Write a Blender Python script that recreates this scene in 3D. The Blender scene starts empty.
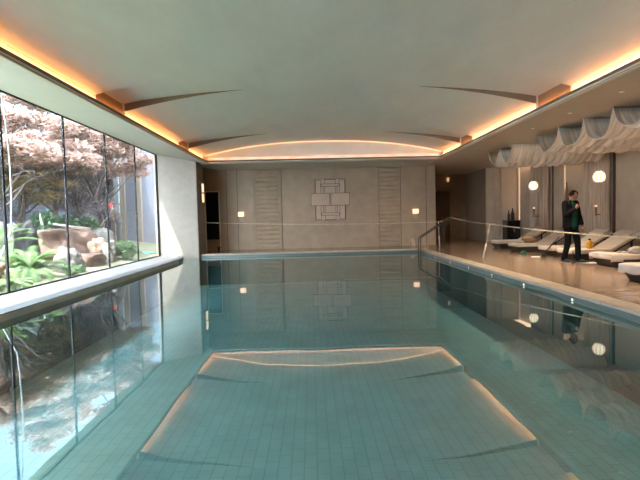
import bpy, bmesh, math, random
from mathutils import Vector, Matrix, noise
random.seed(11)
S = bpy.context.scene
COL = S.collection
PI = math.pi

# ------------------------------------------------------------------ materials
def mat(name, col, rough=0.6, metal=0.0, emit=None, estr=0.0, var=0.0, nscale=4.0, bump=0.0, bscale=30.0,
        stretch=(1, 1, 1), spec=0.5, trans=0.0, sheen=0.0, col2=None):
    m = bpy.data.materials.new(name); m.use_nodes = True
    nt = m.node_tree; b = nt.nodes['Principled BSDF']
    b.inputs['Base Color'].default_value = (*col, 1)
    b.inputs['Roughness'].default_value = rough
    b.inputs['Metallic'].default_value = metal
    b.inputs['Specular IOR Level'].default_value = spec
    if sheen: b.inputs['Sheen Weight'].default_value = sheen
    if trans: b.inputs['Transmission Weight'].default_value = trans
    if emit:
        b.inputs['Emission Color'].default_value = (*emit, 1)
        b.inputs['Emission Strength'].default_value = estr
    tc = mp = None
    if var or bump:
        tc = nt.nodes.new('ShaderNodeTexCoord'); mp = nt.nodes.new('ShaderNodeMapping')
        mp.inputs['Scale'].default_value = stretch
        nt.links.new(tc.outputs['Object'], mp.inputs['Vector'])
    if var:
        n = nt.nodes.new('ShaderNodeTexNoise'); n.inputs['Scale'].default_value = nscale
        n.inputs['Detail'].default_value = 6; n.inputs['Roughness'].default_value = 0.65
        nt.links.new(mp.outputs[0], n.inputs['Vector'])
        r = nt.nodes.new('ShaderNodeMapRange'); r.inputs[1].default_value = 0.3; r.inputs[2].default_value = 0.7
        nt.links.new(n.outputs[0], r.inputs[0])
        mx = nt.nodes.new('ShaderNodeMix'); mx.data_type = 'RGBA'
        c2 = col2 if col2 else tuple(min(1, c * (1 + var)) for c in col)
        mx.inputs[6].default_value = (*(tuple(c * (1 - var) for c in col) if not col2 else col), 1)
        mx.inputs[7].default_value = (*c2, 1)
        nt.links.new(r.outputs[0], mx.inputs[0]); nt.links.new(mx.outputs[2], b.inputs['Base Color'])
    if bump:
        n2 = nt.nodes.new('ShaderNodeTexNoise'); n2.inputs['Scale'].default_value = bscale
        n2.inputs['Detail'].default_value = 5
        nt.links.new(mp.outputs[0], n2.inputs['Vector'])
        bp = nt.nodes.new('ShaderNodeBump'); bp.inputs['Strength'].default_value = bump; bp.inputs['Distance'].default_value = 0.02
        nt.links.new(n2.outputs[0], bp.inputs['Height']); nt.links.new(bp.outputs[0], b.inputs['Normal'])
    return m

def brick_mat(name, c1, c2, mortar, w, h, rough=0.3, msize=0.006, offset=0.5, rot=(0, 0, 0), bump=0.15, var=0.0):
    m = bpy.data.materials.new(name); m.use_nodes = True
    nt = m.node_tree; b = nt.nodes['Principled BSDF']
    tc = nt.nodes.new('ShaderNodeTexCoord'); mp = nt.nodes.new('ShaderNodeMapping')
    mp.inputs['Rotation'].default_value = rot
    nt.links.new(tc.outputs['Object'], mp.inputs['Vector'])
    br = nt.nodes.new('ShaderNodeTexBrick'); br.offset = offset
    br.inputs['Color1'].default_value = (*c1, 1); br.inputs['Color2'].default_value = (*c2, 1)
    br.inputs['Mortar'].default_value = (*mortar, 1); br.inputs['Scale'].default_value = 1
    br.inputs['Mortar Size'].default_value = msize; br.inputs['Brick Width'].default_value = w
    br.inputs['Row Height'].default_value = h
    nt.links.new(mp.outputs[0], br.inputs['Vector'])
    out = br.outputs['Color']
    if var:
        n = nt.nodes.new('ShaderNodeTexNoise'); n.inputs['Scale'].default_value = 2.5; n.inputs['Detail'].default_value = 8
        nt.links.new(tc.outputs['Object'], n.inputs['Vector'])
        r = nt.nodes.new('ShaderNodeMapRange'); r.inputs[1].default_value = .3; r.inputs[2].default_value = .7
        r.inputs[3].default_value = 1 - var; r.inputs[4].default_value = 1 + var
        nt.links.new(n.outputs[0], r.inputs[0])
        mx = nt.nodes.new('ShaderNodeMix'); mx.data_type = 'RGBA'; mx.blend_type = 'MULTIPLY'; mx.inputs[0].default_value = 1
        nt.links.new(out, mx.inputs[6]); nt.links.new(r.outputs[0], mx.inputs[7]); out = mx.outputs[2]
    nt.links.new(out, b.inputs['Base Color'])
    b.inputs['Roughness'].default_value = rough
    if bump:
        bp = nt.nodes.new('ShaderNodeBump'); bp.inputs['Strength'].default_value = bump; bp.inputs['Distance'].default_value = .004
        bp.invert = True
        nt.links.new(br.outputs['Fac'], bp.inputs['Height']); nt.links.new(bp.outputs[0], b.inputs['Normal'])
    return m

M = {}
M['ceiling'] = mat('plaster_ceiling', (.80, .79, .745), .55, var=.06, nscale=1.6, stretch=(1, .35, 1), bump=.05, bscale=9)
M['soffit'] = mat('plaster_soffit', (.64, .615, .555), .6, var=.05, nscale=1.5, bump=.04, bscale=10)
M['soffit_warm_lit'] = mat('plaster_soffit_warm_lit', (.60, .51, .415), .6, var=.05, nscale=1.5, bump=.04, bscale=10)  # soffit plaster with the warm lamp light painted into its colour
M['trim_light'] = mat('trim_light', (.76, .69, .58), .5)
M['trim_lip'] = mat('trim_lip_brown', (.17, .145, .12), .5)
M['trim_dark'] = mat('trim_dark', (.045, .038, .032), .5)
M['stone'] = mat('wall_stone', (.43, .315, .215), .55, var=.11, nscale=2.3, bump=.08, bscale=14)
M['stone_relief'] = mat('relief_stone', (.43, .315, .215), .6, var=.09, nscale=3, bump=.1, bscale=20)
M['stone_right'] = mat('wall_plaster_beige', (.64, .51, .365), .65, var=.07, nscale=2.2, bump=.05, bscale=22)
M['stone_brown'] = mat('wall_brown', (.33, .24, .17), .55, var=.1, nscale=1.4)
M['pier'] = mat('pier_stone', (.44, .365, .295), .5, var=.07, nscale=5, bump=.1, bscale=18)
M['pier_side'] = mat('pier_side_dark', (.16, .13, .105), .45, var=.1, nscale=3)
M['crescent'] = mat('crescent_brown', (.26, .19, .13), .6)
M['upstand'] = mat('upstand_tan', (.74, .56, .40), .6)
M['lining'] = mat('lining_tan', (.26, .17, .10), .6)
M['groove'] = mat('groove_dark', (.14, .11, .085), .6)
M['door_glass'] = mat('door_dark_glass', (.006, .010, .016), .15)
M['wood_dark'] = mat('dark_wood', (.10, .055, .032), .45, var=.2, nscale=3, stretch=(1, 1, 6))
M['deck'] = brick_mat('deck_stone', (.35, .25, .175), (.325, .23, .16), (.245, .17, .115), 1.2, .8, rough=.16, msize=.006, bump=.05, var=.22)
M['coping'] = brick_mat('coping_stone', (.56, .47, .37), (.53, .44, .345), (.42, .34, .26), .6, 6, rough=.35, bump=.04, var=.15)
M['ledge'] = brick_mat('ledge_stone', (.15, .15, .155), (.13, .13, .135), (.14, .14, .145), 2.4, .35, rough=.5, bump=.05, rot=(0, 0, PI / 2), var=.15)
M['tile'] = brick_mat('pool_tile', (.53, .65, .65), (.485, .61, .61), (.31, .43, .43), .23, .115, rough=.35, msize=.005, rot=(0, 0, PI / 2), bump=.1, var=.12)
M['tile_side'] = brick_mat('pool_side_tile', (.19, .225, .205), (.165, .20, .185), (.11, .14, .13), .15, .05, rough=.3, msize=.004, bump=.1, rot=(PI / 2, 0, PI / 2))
M['frame'] = mat('window_frame_black', (.008, .008, .009), .6, spec=.2)
M['curtain'] = mat('curtain_linen', (.62, .46, .32), .85, var=.3, nscale=3, stretch=(8, 8, .3), sheen=.3)
M['drape'] = mat('drape_gauze', (.82, .65, .51), .85, var=.30, nscale=2.2, stretch=(9, .25, .25), sheen=.3)
M['drape_hem'] = mat('drape_hem', (.74, .66, .58), .8)
M['cushion'] = mat('mattress_fabric', (.66, .54, .42), .85, var=.06, nscale=9, bump=.1, bscale=120)
M['towel'] = mat('towel_white', (.60, .53, .46), .95, var=.05, nscale=7, bump=.35, bscale=160)
M['towel_grey'] = mat('towel_grey', (.30, .27, .245), .95, var=.1, nscale=7, bump=.35, bscale=160)
M['wicker'] = mat('wicker_dark', (.045, .027, .018), .6, var=.3, nscale=40, bump=.5, bscale=90, stretch=(1, 1, 3))
M['black'] = mat('black_lacquer', (.010, .009, .009), .35)
M['steel'] = mat('steel_dark', (.13, .105, .09), .3, metal=1.0)
M['pole'] = mat('pole_pale', (.62, .50, .37), .5)
M['tape'] = mat('tape_pale', (.62, .54, .38), .5, var=.25, nscale=6, stretch=(1, 3, 1))
M['basket'] = mat('basket_tan', (.36, .19, .09), .7, var=.3, nscale=30, bump=.5, bscale=80)
M['yellow'] = mat('yellow_plastic', (.80, .42, .02), .4)
M['green_cloth'] = mat('green_cloth', (.01, .10, .05), .8)
M['paper'] = mat('paper_white', (.85, .80, .72), .7)
M['brown_cloth'] = mat('brown_cloth', (.25, .135, .075), .8, var=.2, nscale=5, stretch=(5, 5, .5))
M['plate'] = mat('art_plate', (.60, .43, .33), .55, var=.06, nscale=5)
M['art_edge'] = mat('art_edge', (.05, .035, .03), .6)
M['skin'] = mat('skin', (.30, .155, .10), .5)
M['hair'] = mat('hair_black', (.006, .005, .005), .8, spec=.1)
M['jacket'] = mat('jacket_black', (.0045, .004, .0045), .85, spec=.15, bump=.3, bscale=14)
M['shirt'] = mat('shirt_green', (.004, .050, .031), .85, spec=.2, bump=.3, bscale=16)
M['trousers'] = mat('trousers_black', (.004, .004, .0045), .85, spec=.15, bump=.3, bscale=12)
M['shoe'] = mat('shoe_dark', (.025, .025, .027), .5)
M['sole'] = mat('shoe_sole', (.45, .42, .38), .6)
M['overalls'] = mat('work_clothes_grey', (.055, .05, .052), .85, bump=.3, bscale=12)
M['vest'] = mat('pale_shirt', (0.375, 0.390, 0.413), .85)
M['red'] = mat('cap_red', (0.637, 0.022, 0.022), .5)
M['reflection'] = mat('reflection_white', (0.400, 0.415, 0.425), .4)
M['rock'] = mat('rock_grey', (0.210, 0.190, 0.172), .9, var=.4, nscale=3, bump=.7, bscale=7)
M['rock_dark'] = mat('rock_dark', (.016, .016, .017), .9, var=.4, nscale=3, bump=.7, bscale=8)
M['rock_orange'] = mat('rock_orange', (0.310, 0.250, 0.200), .9, var=.3, nscale=3, bump=.6, bscale=7, col2=(0.290, 0.130, 0.065))
M['rock_red'] = mat('rock_red', (0.210, 0.130, 0.095), .9, var=.3, nscale=3, bump=.7, bscale=7, col2=(0.130, 0.065, 0.045))
M['log'] = mat('log_bleached', (0.360, 0.340, 0.300), .8, var=.1, nscale=6)
M['fence'] = brick_mat('fence_boards', (0.258, 0.277, 0.383), (0.219, 0.240, 0.335), (0.098, 0.098, 0.143), .16, 50, rough=.7, msize=.012, offset=0, rot=(PI / 2, 0, PI / 2))
M['siding'] = brick_mat('pale_siding', (0.054, 0.074, 0.097), (0.050, 0.070, 0.095), (0.032, 0.046, 0.065), .30, 90, rough=.6, msize=.02, offset=0, rot=(PI / 2, 0, PI / 2))
M['turquoise'] = mat('turquoise_tarp', (.05, .40, .40), .6)
M['fence_cap'] = mat('fence_cap', (0.150, 0.080, 0.060), .7)
M['facade'] = mat('facade_blue_stone', (0.150, 0.170, 0.230), .7, var=.25, nscale=9, bump=.3, bscale=14)
M['facade_tan'] = mat('facade_tan', (0.210, 0.170, 0.140), .7)
M['facade_cyan'] = mat('facade_pale_post', (0.340, 0.400, 0.430), .5)
M['facade_dark'] = mat('facade_dark_glass', (.035, .05, .09), .2)
M['bark'] = mat('bark', (.10, .07, .065), .9, var=.3, nscale=8, bump=.5, bscale=20)
M['bark_pale'] = mat('bark_pale', (.10, .08, .075), .9, var=.3, nscale=8)
M['soil'] = mat('soil_moss', (0.170, 0.150, 0.105), .95, var=.3, nscale=2, bump=.6, bscale=12, col2=(0.150, 0.185, 0.080))

def leaf_mat(name, c1, c2, tr=.35):
    m = bpy.data.materials.new(name); m.use_nodes = True
    nt = m.node_tree; b = nt.nodes['Principled BSDF']; out = nt.nodes['Material Output']
    tc = nt.nodes.new('ShaderNodeTexCoord'); n = nt.nodes.new('ShaderNodeTexNoise')
    n.inputs['Scale'].default_value = 6.5; n.inputs['Detail'].default_value = 6
    nt.links.new(tc.outputs['Object'], n.inputs['Vector'])
    r = nt.nodes.new('ShaderNodeMapRange'); r.inputs[1].default_value = .35; r.inputs[2].default_value = .65
    nt.links.new(n.outputs[0], r.inputs[0])
    mx = nt.nodes.new('ShaderNodeMix'); mx.data_type = 'RGBA'
    mx.inputs[6].default_value = (*c1, 1); mx.inputs[7].default_value = (*c2, 1)
    nt.links.new(r.outputs[0], mx.inputs[0]); nt.links.new(mx.outputs[2], b.inputs['Base Color'])
    b.inputs['Roughness'].default_value = .55
    t = nt.nodes.new('ShaderNodeBsdfTranslucent'); nt.links.new(mx.outputs[2], t.inputs['Color'])
    ms = nt.nodes.new('ShaderNodeMixShader'); ms.inputs[0].default_value = tr
    nt.links.new(b.outputs[0], ms.inputs[1]); nt.links.new(t.outputs[0], ms.inputs[2]); nt.links.new(ms.outputs[0], out.inputs[0])
    return m
M['maple'] = leaf_mat('maple_leaves', (.17, .085, .07), (.42, .285, .225), .4)
M['maple_dark'] = leaf_mat('maple_dark_leaves', (.15, .12, .15), (.33, .26, .28), .35)
M['maple_gold'] = leaf_mat('maple_gold_leaves', (0.363, 0.242, 0.105), (0.499, 0.370, 0.177), .4)
M['fern'] = leaf_mat('fern_leaves', (.045, .115, .025), (.16, .26, .06), .35)
M['shrub'] = leaf_mat('shrub_leaves', (.045, .11, .05), (.10, .20, .085), .3)
M['shrub_light'] = leaf_mat('shrub_light_leaves', (0.096, 0.204, 0.072), (0.204, 0.312, 0.132), .4)

def lamp_mat(name, col, strength, base=(.9, .8, .65)):
    return mat(name, base, .5, emit=col, estr=strength)
M['led'] = lamp_mat('arch_glow_warm', (1, .50, .22), .7)
M['led_v'] = lamp_mat('led_vertical', (1, .60, .34), .36)
M['globe'] = lamp_mat('globe_glow', (1, .80, .55), .62)
M['globe_rib'] = mat('globe_rib', (.40, .30, .20), .6)
M['sconce_glow'] = lamp_mat('sconce_glow', (1, .58, .34), .55)
M['sconce_low'] = mat('sconce_low', (.50, .38, .30), .6)
M['torch'] = lamp_mat('torch_glow', (1, .62, .36), .6)
M['spot'] = lamp_mat('spot_glow', (1, .93, .82), .3)
M['poolspot'] = lamp_mat('poolspot_glow', (1, .98, .92), .5)

# the coloured shimmer of the far lower strip
def shimmer():
    m = bpy.data.materials.new('led_shimmer'); m.use_nodes = True
    nt = m.node_tree; b = nt.nodes['Principled BSDF']
    tc = nt.nodes.new('ShaderNodeTexCoord'); w = nt.nodes.new('ShaderNodeTexWave'); w.inputs['Scale'].default_value = .55
    w.inputs['Distortion'].default_value = 1.5
    nt.links.new(tc.outputs['Object'], w.inputs['Vector'])
    cr = nt.nodes.new('ShaderNodeValToRGB')
    cr.color_ramp.elements[0].color = (1, .42, .16, 1); cr.color_ramp.elements[1].color = (1, .60, .34, 1)
    e = cr.color_ramp.elements.new(.55); e.color = (.95, .55, .50, 1)
    nt.links.new(w.outputs[0], cr.inputs[0]); nt.links.new(cr.outputs[0], b.inputs['Emission Color'])
    b.inputs['Emission Strength'].default_value = .45
    b.inputs['Base Color'].default_value = (.6, .4, .3, 1)
    return m
M['shimmer'] = shimmer()

def schlick(nt, k, base):
    # two-sided Fresnel: base + k * (1 - cos)^5
    lw = nt.nodes.new('ShaderNodeLayerWeight'); lw.inputs['Blend'].default_value = .5
    pw = nt.nodes.new('ShaderNodeMath'); pw.operation = 'POWER'; pw.inputs[1].default_value = 5
    ma = nt.nodes.new('ShaderNodeMath'); ma.operation = 'MULTIPLY_ADD'; ma.inputs[1].default_value = k; ma.inputs[2].default_value = base
    nt.links.new(lw.outputs['Facing'], pw.inputs[0]); nt.links.new(pw.outputs[0], ma.inputs[0])
    return ma.outputs[0]
def glass_mat():
    m = bpy.data.materials.new('window_glass'); m.use_nodes = True
    nt = m.node_tree; nt.nodes.clear()
    o = nt.nodes.new('ShaderNodeOutputMaterial'); t = nt.nodes.new('ShaderNodeBsdfTransparent')
    t.inputs[0].default_value = (.96, .975, .985, 1)
    g = nt.nodes.new('ShaderNodeBsdfGlossy'); g.inputs['Roughness'].default_value = .0
    f = schlick(nt, .55, .02)
    ms = nt.nodes.new('ShaderNodeMixShader')
    nt.links.new(f, ms.inputs[0]); nt.links.new(t.outputs[0], ms.inputs[1]); nt.links.new(g.outputs[0], ms.inputs[2])
    df = nt.nodes.new('ShaderNodeBsdfDiffuse'); df.inputs[0].default_value = (.8, .8, .8, 1)
    m2 = nt.nodes.new('ShaderNodeMixShader'); m2.inputs[0].default_value = .06  # pale diffuse share paints the washed look of flare and reflections
    nt.links.new(ms.outputs[0], m2.inputs[1]); nt.links.new(df.outputs[0], m2.inputs[2])
    nt.links.new(m2.outputs[0], o.inputs[0])
    return m
M['glass'] = glass_mat()

def water_mat():
    m = bpy.data.materials.new('pool_water'); m.use_nodes = True
    nt = m.node_tree; nt.nodes.clear()
    o = nt.nodes.new('ShaderNodeOutputMaterial'); t = nt.nodes.new('ShaderNodeBsdfTransparent')
    t.inputs[0].default_value = (.61, .89, .91, 1)
    g = nt.nodes.new('ShaderNodeBsdfGlossy'); g.inputs['Roughness'].default_value = .0
    g.inputs['Color'].default_value = (.90, .97, .97, 1)
    tc = nt.nodes.new('ShaderNodeTexCoord'); mp = nt.nodes.new('ShaderNodeMapping'); mp.inputs['Scale'].default_value = (1, .8, 1)
    n = nt.nodes.new('ShaderNodeTexNoise'); n.inputs['Scale'].default_value = 2.2; n.inputs['Detail'].default_value = 1.5
    nt.links.new(tc.outputs['Object'], mp.inputs[0]); nt.links.new(mp.outputs[0], n.inputs['Vector'])
    bp = nt.nodes.new('ShaderNodeBump'); bp.inputs['Strength'].default_value = .018; bp.inputs['Distance'].default_value = .04
    nt.links.new(n.outputs[0], bp.inputs['Height'])
    nt.links.new(bp.outputs[0], g.inputs['Normal'])
    f = schlick(nt, .55, .255)
    ms = nt.nodes.new('ShaderNodeMixShader')
    nt.links.new(f, ms.inputs[0]); nt.links.new(t.outputs[0], ms.inputs[1]); nt.links.new(g.outputs[0], ms.inputs[2])
    nt.links.new(ms.outputs[0], o.inputs[0])
    return m
M['water'] = water_mat()

# ------------------------------------------------------------------ mesh helpers
class MB:
    def __init__(s): s.bm = bmesh.new()
    def box(s, x0, x1, y0, y1, z0, z1, bev=0.0, seg=2):
        r = bmesh.ops.create_cube(s.bm, size=1)
        vs = r['verts']
        for v in vs:
            v.co = Vector(((x0 + x1) / 2 + v.co.x * (x1 - x0), (y0 + y1) / 2 + v.co.y * (y1 - y0), (z0 + z1) / 2 + v.co.z * (z1 - z0)))
        if bev:
            es = list({e for v in vs for e in v.link_edges})
            bmesh.ops.bevel(s.bm, geom=es, offset=bev, segments=seg, profile=.6, affect='EDGES')
        return s
    def tube(s, pts, r, n=10, caps=True):
        pts = [Vector(p) for p in pts]; rs = r if isinstance(r, (list, tuple)) else [r] * len(pts)
        rings = []; up = None
        for i, p in enumerate(pts):
            d = (pts[min(i + 1, len(pts) - 1)] - pts[max(i - 1, 0)]).normalized()
            if up is None: up = Vector((0, 0, 1)) if abs(d.z) < .9 else Vector((1, 0, 0))
            a = d.cross(up)
            if a.length < 1e-4: a = d.cross(Vector((0, 1, 0)))
            a.normalize(); b = a.cross(d).normalized(); up = b
            rings.append([s.bm.verts.new(p + (a * math.cos(2 * PI * k / n) + b * math.sin(2 * PI * k / n)) * rs[i]) for k in range(n)])
        for i in range(len(rings) - 1):
            for k in range(n):
                s.bm.faces.new((rings[i][k], rings[i][(k + 1) % n], rings[i + 1][(k + 1) % n], rings[i + 1][k]))
        if caps:
            s.bm.faces.new(rings[0][::-1]); s.bm.faces.new(rings[-1])
        return s
    def lathe(s, prof, c=(0, 0, 0), n=20, flute=0, fl=0.0):
        c = Vector(c); rings = []
        for (r, z) in prof:
            rings.append([s.bm.verts.new(c + Vector((r * (1 + fl * math.cos(flute * 2 * PI * k / n)) * math.cos(2 * PI * k / n),
                                                     r * (1 + fl * math.cos(flute * 2 * PI * k / n)) * math.sin(2 * PI * k / n), z))) for k in range(n)])
        for i in range(len(rings) - 1):
            for k in range(n):
                s.bm.faces.new((rings[i][k], rings[i][(k + 1) % n], rings[i + 1][(k + 1) % n], rings[i + 1][k]))
        s.bm.faces.new(rings[0][::-1]); s.bm.faces.new(rings[-1])
        return s
    def grid(s, fn, nu, nv):
        vs = [[s.bm.verts.new(fn(i / nu, j / nv)) for j in range(nv + 1)] for i in range(nu + 1)]
        for i in range(nu):
            for j in range(nv):
                s.bm.faces.new((vs[i][j], vs[i + 1][j], vs[i + 1][j + 1], vs[i][j + 1]))
        return s
    def poly(s, pts):
        s.bm.faces.new([s.bm.verts.new(p) for p in pts]); return s
    def prism(s, pts, d):
        d = Vector(d); a = [s.bm.verts.new(p) for p in pts]; b = [s.bm.verts.new(Vector(p) + d) for p in pts]
        n = len(a); s.bm.faces.new(a[::-1]); s.bm.faces.new(b)
        for i in range(n): s.bm.faces.new((a[i], a[(i + 1) % n], b[(i + 1) % n], b[i]))
        return s
    def sphere(s, c, r, seg=16, ring=10, rot=None):
        R = r if isinstance(r, (tuple, list)) else (r, r, r)
        q = bmesh.ops.create_uvsphere(s.bm, u_segments=seg, v_segments=ring, radius=1)
        for v in q['verts']:
            p = Vector((v.co.x * R[0], v.co.y * R[1], v.co.z * R[2]))
            if rot: p = rot @ p
            v.co = p + Vector(c)
        return s
    def cap(s, p0, r0, p1, r1, n=14):
        p0, p1 = Vector(p0), Vector(p1)
        s.sphere(p0, r0, n, n // 2 + 1); s.sphere(p1, r1, n, n // 2 + 1)
        s.tube([p0, p1], [r0, r1], n)
        return s
    def mesh(s, name, smooth=False, solid=0.0):
        bmesh.ops.recalc_face_normals(s.bm, faces=s.bm.faces[:])
        me = bpy.data.meshes.new(name); s.bm.to_mesh(me); s.bm.free()
        if smooth:
            for p in me.polygons: p.use_smooth = True
        return me
    def build(s, name, m, parent=None, smooth=False, solid=0.0, voxel=0.0, sm=6):
        me = s.mesh(name, smooth)
        o = bpy.data.objects.new(name, me); COL.objects.link(o)
        me.materials.append(M[m] if isinstance(m, str) else m)
        if solid:
            d = o.modifiers.new('s', 'SOLIDIFY'); d.thickness = solid; d.offset = 0
        if voxel:
            d = o.modifiers.new('r', 'REMESH'); d.mode = 'VOXEL'; d.voxel_size = voxel; d.use_smooth_shade = True
            d = o.modifiers.new('m', 'SMOOTH'); d.factor = .5; d.iterations = sm
        if solid or voxel:
            dg = bpy.context.evaluated_depsgraph_get()
            ne = bpy.data.meshes.new_from_object(o.evaluated_get(dg))
            o.modifiers.clear(); o.data = ne; ne.name = name
            if smooth or voxel:
                for p in ne.polygons: p.use_smooth = True
        if parent: o.parent = parent
        return o

def tag(o, label=None, cat=None, group=None, kind=None):
    if label: o['label'] = label
    if cat: o['category'] = cat
    if group: o['group'] = group
    if kind: o['kind'] = kind
    return o
def empty(name, loc=(0, 0, 0), rz=0, label=None, cat=None, group=None, kind=None):
    o = bpy.data.objects.new(name, None); COL.objects.link(o); o.location = loc; o.rotation_euler = (0, 0, rz)
    o.empty_display_size = .1
    return tag(o, label, cat, group, kind)
def copy_tree(o, loc=None, rz=None, label=None, parent=None):
    c = o.copy(); COL.objects.link(c)
    if parent: c.parent = parent
    if loc is not None: c.location = loc
    if rz is not None: c.rotation_euler = (0, 0, rz)
    if label: c['label'] = label
    for ch in o.children: copy_tree(ch, parent=c)
    return c
def struct(mb, name, m, label=None, cat=None, **k):
    o = mb.build(name, m, **k); o['kind'] = 'structure'
    if label: o['label'] = label
    if cat: o['category'] = cat
    return o
def light(kind, name, loc, energy, col, size=None, size_y=None, rot=(0, 0, 0), spot=None, blend=.6, radius=.05, spread=None):
    l = bpy.data.lights.new(name, kind); l.energy = energy; l.color = col
    if kind == 'AREA':
        l.shape = 'RECTANGLE'; l.size = size; l.size_y = size_y
        if spread: l.spread = math.radians(spread)
    if kind == 'SPOT':
        l.spot_size = spot; l.spot_blend = blend; l.shadow_soft_size = radius
    if kind == 'POINT': l.shadow_soft_size = radius
    o = bpy.data.objects.new(name, l); o.location = loc; o.rotation_euler = rot; COL.objects.link(o)
    return o

# ------------------------------------------------------------------ camera
F_PX, VPX, VPY, ROLL, H = 480.0, 311.5, 218.8, 0.024, 1.24
dy = Vector(((VPX - 320) / F_PX, (240 - VPY) / F_PX, -1)).normalized()
up = Vector((-math.sin(ROLL), math.cos(ROLL), 0)); dz = (up - dy * up.dot(dy)).normalized(); dx = dy.cross(dz)
cam = bpy.data.cameras.new('camera'); cam.sensor_width = 36; cam.lens = F_PX / 640 * 36; cam.clip_start = .05; cam.clip_end = 300
co = bpy.data.objects.new('camera', cam); COL.objects.link(co)
co.matrix_world = Matrix.Translation((0, 0, H)) @ Matrix((dx, dy, dz)).to_4x4()
S.camera = co

# ------------------------------------------------------------------ dimensions (metres)
DK = .10                      # deck height over the water
XW = -5.15                    # window plane
XL, XR = -3.55, 4.48          # cove opening
ZC = 3.20                     # soffit height
PX0, PX1, PY0, PY1 = -4.30, 3.65, 1.2, 16.50   # pool
YB = 18.75                     # back wall
XWR = 8.70                    # right wall
YN = -4.0                     # wall behind the camera
YCF = 16.50                   # far end of cove

# ------------------------------------------------------------------ setting
# deck
b = MB(); b.box(PX1 + .32, XWR + .1, YN, 22.9, DK - .3, DK); b.box(-5.4, PX1 + .32, PY1 + .32, YB + .2, DK - .3, DK)
b.box(-5.4, PX1 + .32, YN, PY0 - .32, DK - .3, DK)
struct(b, 'floor', 'deck', 'polished tan stone deck around the pool', 'floor')
b = MB(); b.box(PX1, PX1 + .32, PY0 - .32, PY1 + .32, -.02, DK + .004, .008); b.box(PX0, PX1, PY1, PY1 + .32, -.02, DK + .004, .008)
b.box(PX0, PX1, PY0 - .32, PY0, -.02, DK + .004, .008)
struct(b, 'trim_1', 'coping', 'pale stone coping along the pool edge', 'coping')
# basin
b = MB(); b.box(PX0 - .3, PX1 + .3, PY0 - .3, PY1 + .3, -1.2, -.95)
struct(b, 'floor_pool', 'tile', 'teal tiled bottom of the pool', 'pool floor')
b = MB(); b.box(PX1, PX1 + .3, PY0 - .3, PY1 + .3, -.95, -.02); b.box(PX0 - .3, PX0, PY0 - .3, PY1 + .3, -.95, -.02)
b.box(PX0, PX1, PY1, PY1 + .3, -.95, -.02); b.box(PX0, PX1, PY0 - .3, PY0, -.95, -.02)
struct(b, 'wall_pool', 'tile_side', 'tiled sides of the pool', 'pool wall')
b = MB(); b.box(PX1 - .012, PX1, PY0, PY1, .0, .062); b.box(PX0, PX1, PY1 - .012, PY1, .0, .062)
struct(b, 'trim_2', 'tile_side', 'teal tile lip just above the waterline', 'trim')
b = MB(); b.poly([(PX0, PY0, 0), (PX1, PY0, 0), (PX1, PY1, 0), (PX0, PY1, 0)])
w = b.build('pool_water', 'water'); tag(w, 'still clear water of the indoor pool mirroring the ceiling', 'water', kind='stuff')

# window ledge
b = MB(); b.prism([(x, y, -.95) for x, y in ((XW - .12, PY0), (-4.05, PY0), (-4.05, 14.5), (-4.12, 15.3), (-4.36, 16.24), (XW - .12, 16.24))], (0, 0, 1.05))
struct(b, 'trim_3', 'ledge', 'pale stone ledge below the windows', 'ledge')
b = MB(); b.box(-4.06, -4.035, PY0, 14.5, .0, .082)  # added pale strip brightens the ledge face that gets little light
struct(b, 'trim_16', 'coping', 'pale stone strip added to lighten the shaded front of the window ledge', 'trim')
# walls
b = MB(); b.box(-5.4, 4.85, YB, YB + .2, -.2, 4.2)
struct(b, 'wall_back', 'stone', 'tan stone wall at the far end of the pool', 'wall')
b = MB(); b.box(4.75, 4.85, YB + .2, 22.9, 0, 4.4); b.box(4.75, 7.5, 22.8, 23, 0, 4.4); b.box(7.4, 7.5, 20.3, 22.8, 0, 4.4)
struct(b, 'wall_recess', 'stone_brown', 'brown walls of the corridor recess', 'wall')
b = MB(); b.box(7.4, 8.8, 20.2, 20.3, 0, 4.4)
struct(b, 'wall_end', 'stone_right', 'short beige wall closing the lounge side', 'wall')
b = MB(); b.box(XWR, XWR + .2, YN, 20.3, -.2, 4.4)
struct(b, 'wall_right', 'stone_right', 'beige wall behind the loungers', 'wall')
b = MB(); b.box(-5.2, XWR + .2, YN - .2, YN, -.2, 4.2)
struct(b, 'wall_near', 'stone', 'wall behind the camera', 'wall')
b = MB(); b.box(XW - .2, XW, 17.19, YB, -.2, 3.6)
struct(b, 'wall_left', 'stone', 'short wall beside the dark glass door', 'wall')
b = MB(); b.box(XW - .1, -3.835, 16.25, 17.19, -.95, 3.56)
pier = struct(b, 'wall_pier', 'pier', 'pale stone pier at the end of the windows', 'pier')
b = MB(); b.box(-3.836, -3.815, 16.33, 17.20, -.95, 3.27)  # thin darker face on the pool side of the pier
b.build('side_face', 'pier_side', pier)

# ceilings
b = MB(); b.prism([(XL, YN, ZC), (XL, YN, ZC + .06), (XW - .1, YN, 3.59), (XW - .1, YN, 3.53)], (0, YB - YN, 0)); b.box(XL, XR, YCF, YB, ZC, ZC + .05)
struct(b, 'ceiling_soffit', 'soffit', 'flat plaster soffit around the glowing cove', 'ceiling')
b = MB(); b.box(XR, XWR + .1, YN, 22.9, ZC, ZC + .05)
struct(b, 'ceiling_lounge', 'soffit_warm_lit', 'flat soffit over the loungers, warm lamp light painted in', 'ceiling')
b = MB(); b.box(-5.0, XWR + .2, YN - .2, 23, 4.35, 4.5); b.box(-5.75, XW - .08, YN - .2, 16, 3.78, 3.95); b.box(XW - .12, XW + .06, YN, 19, 3.54, 4.4); b.box(-3.9, -3.8, YN, 23, 3.42, 4.4)
struct(b, 'ceiling_slab', 'soffit')
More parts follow.
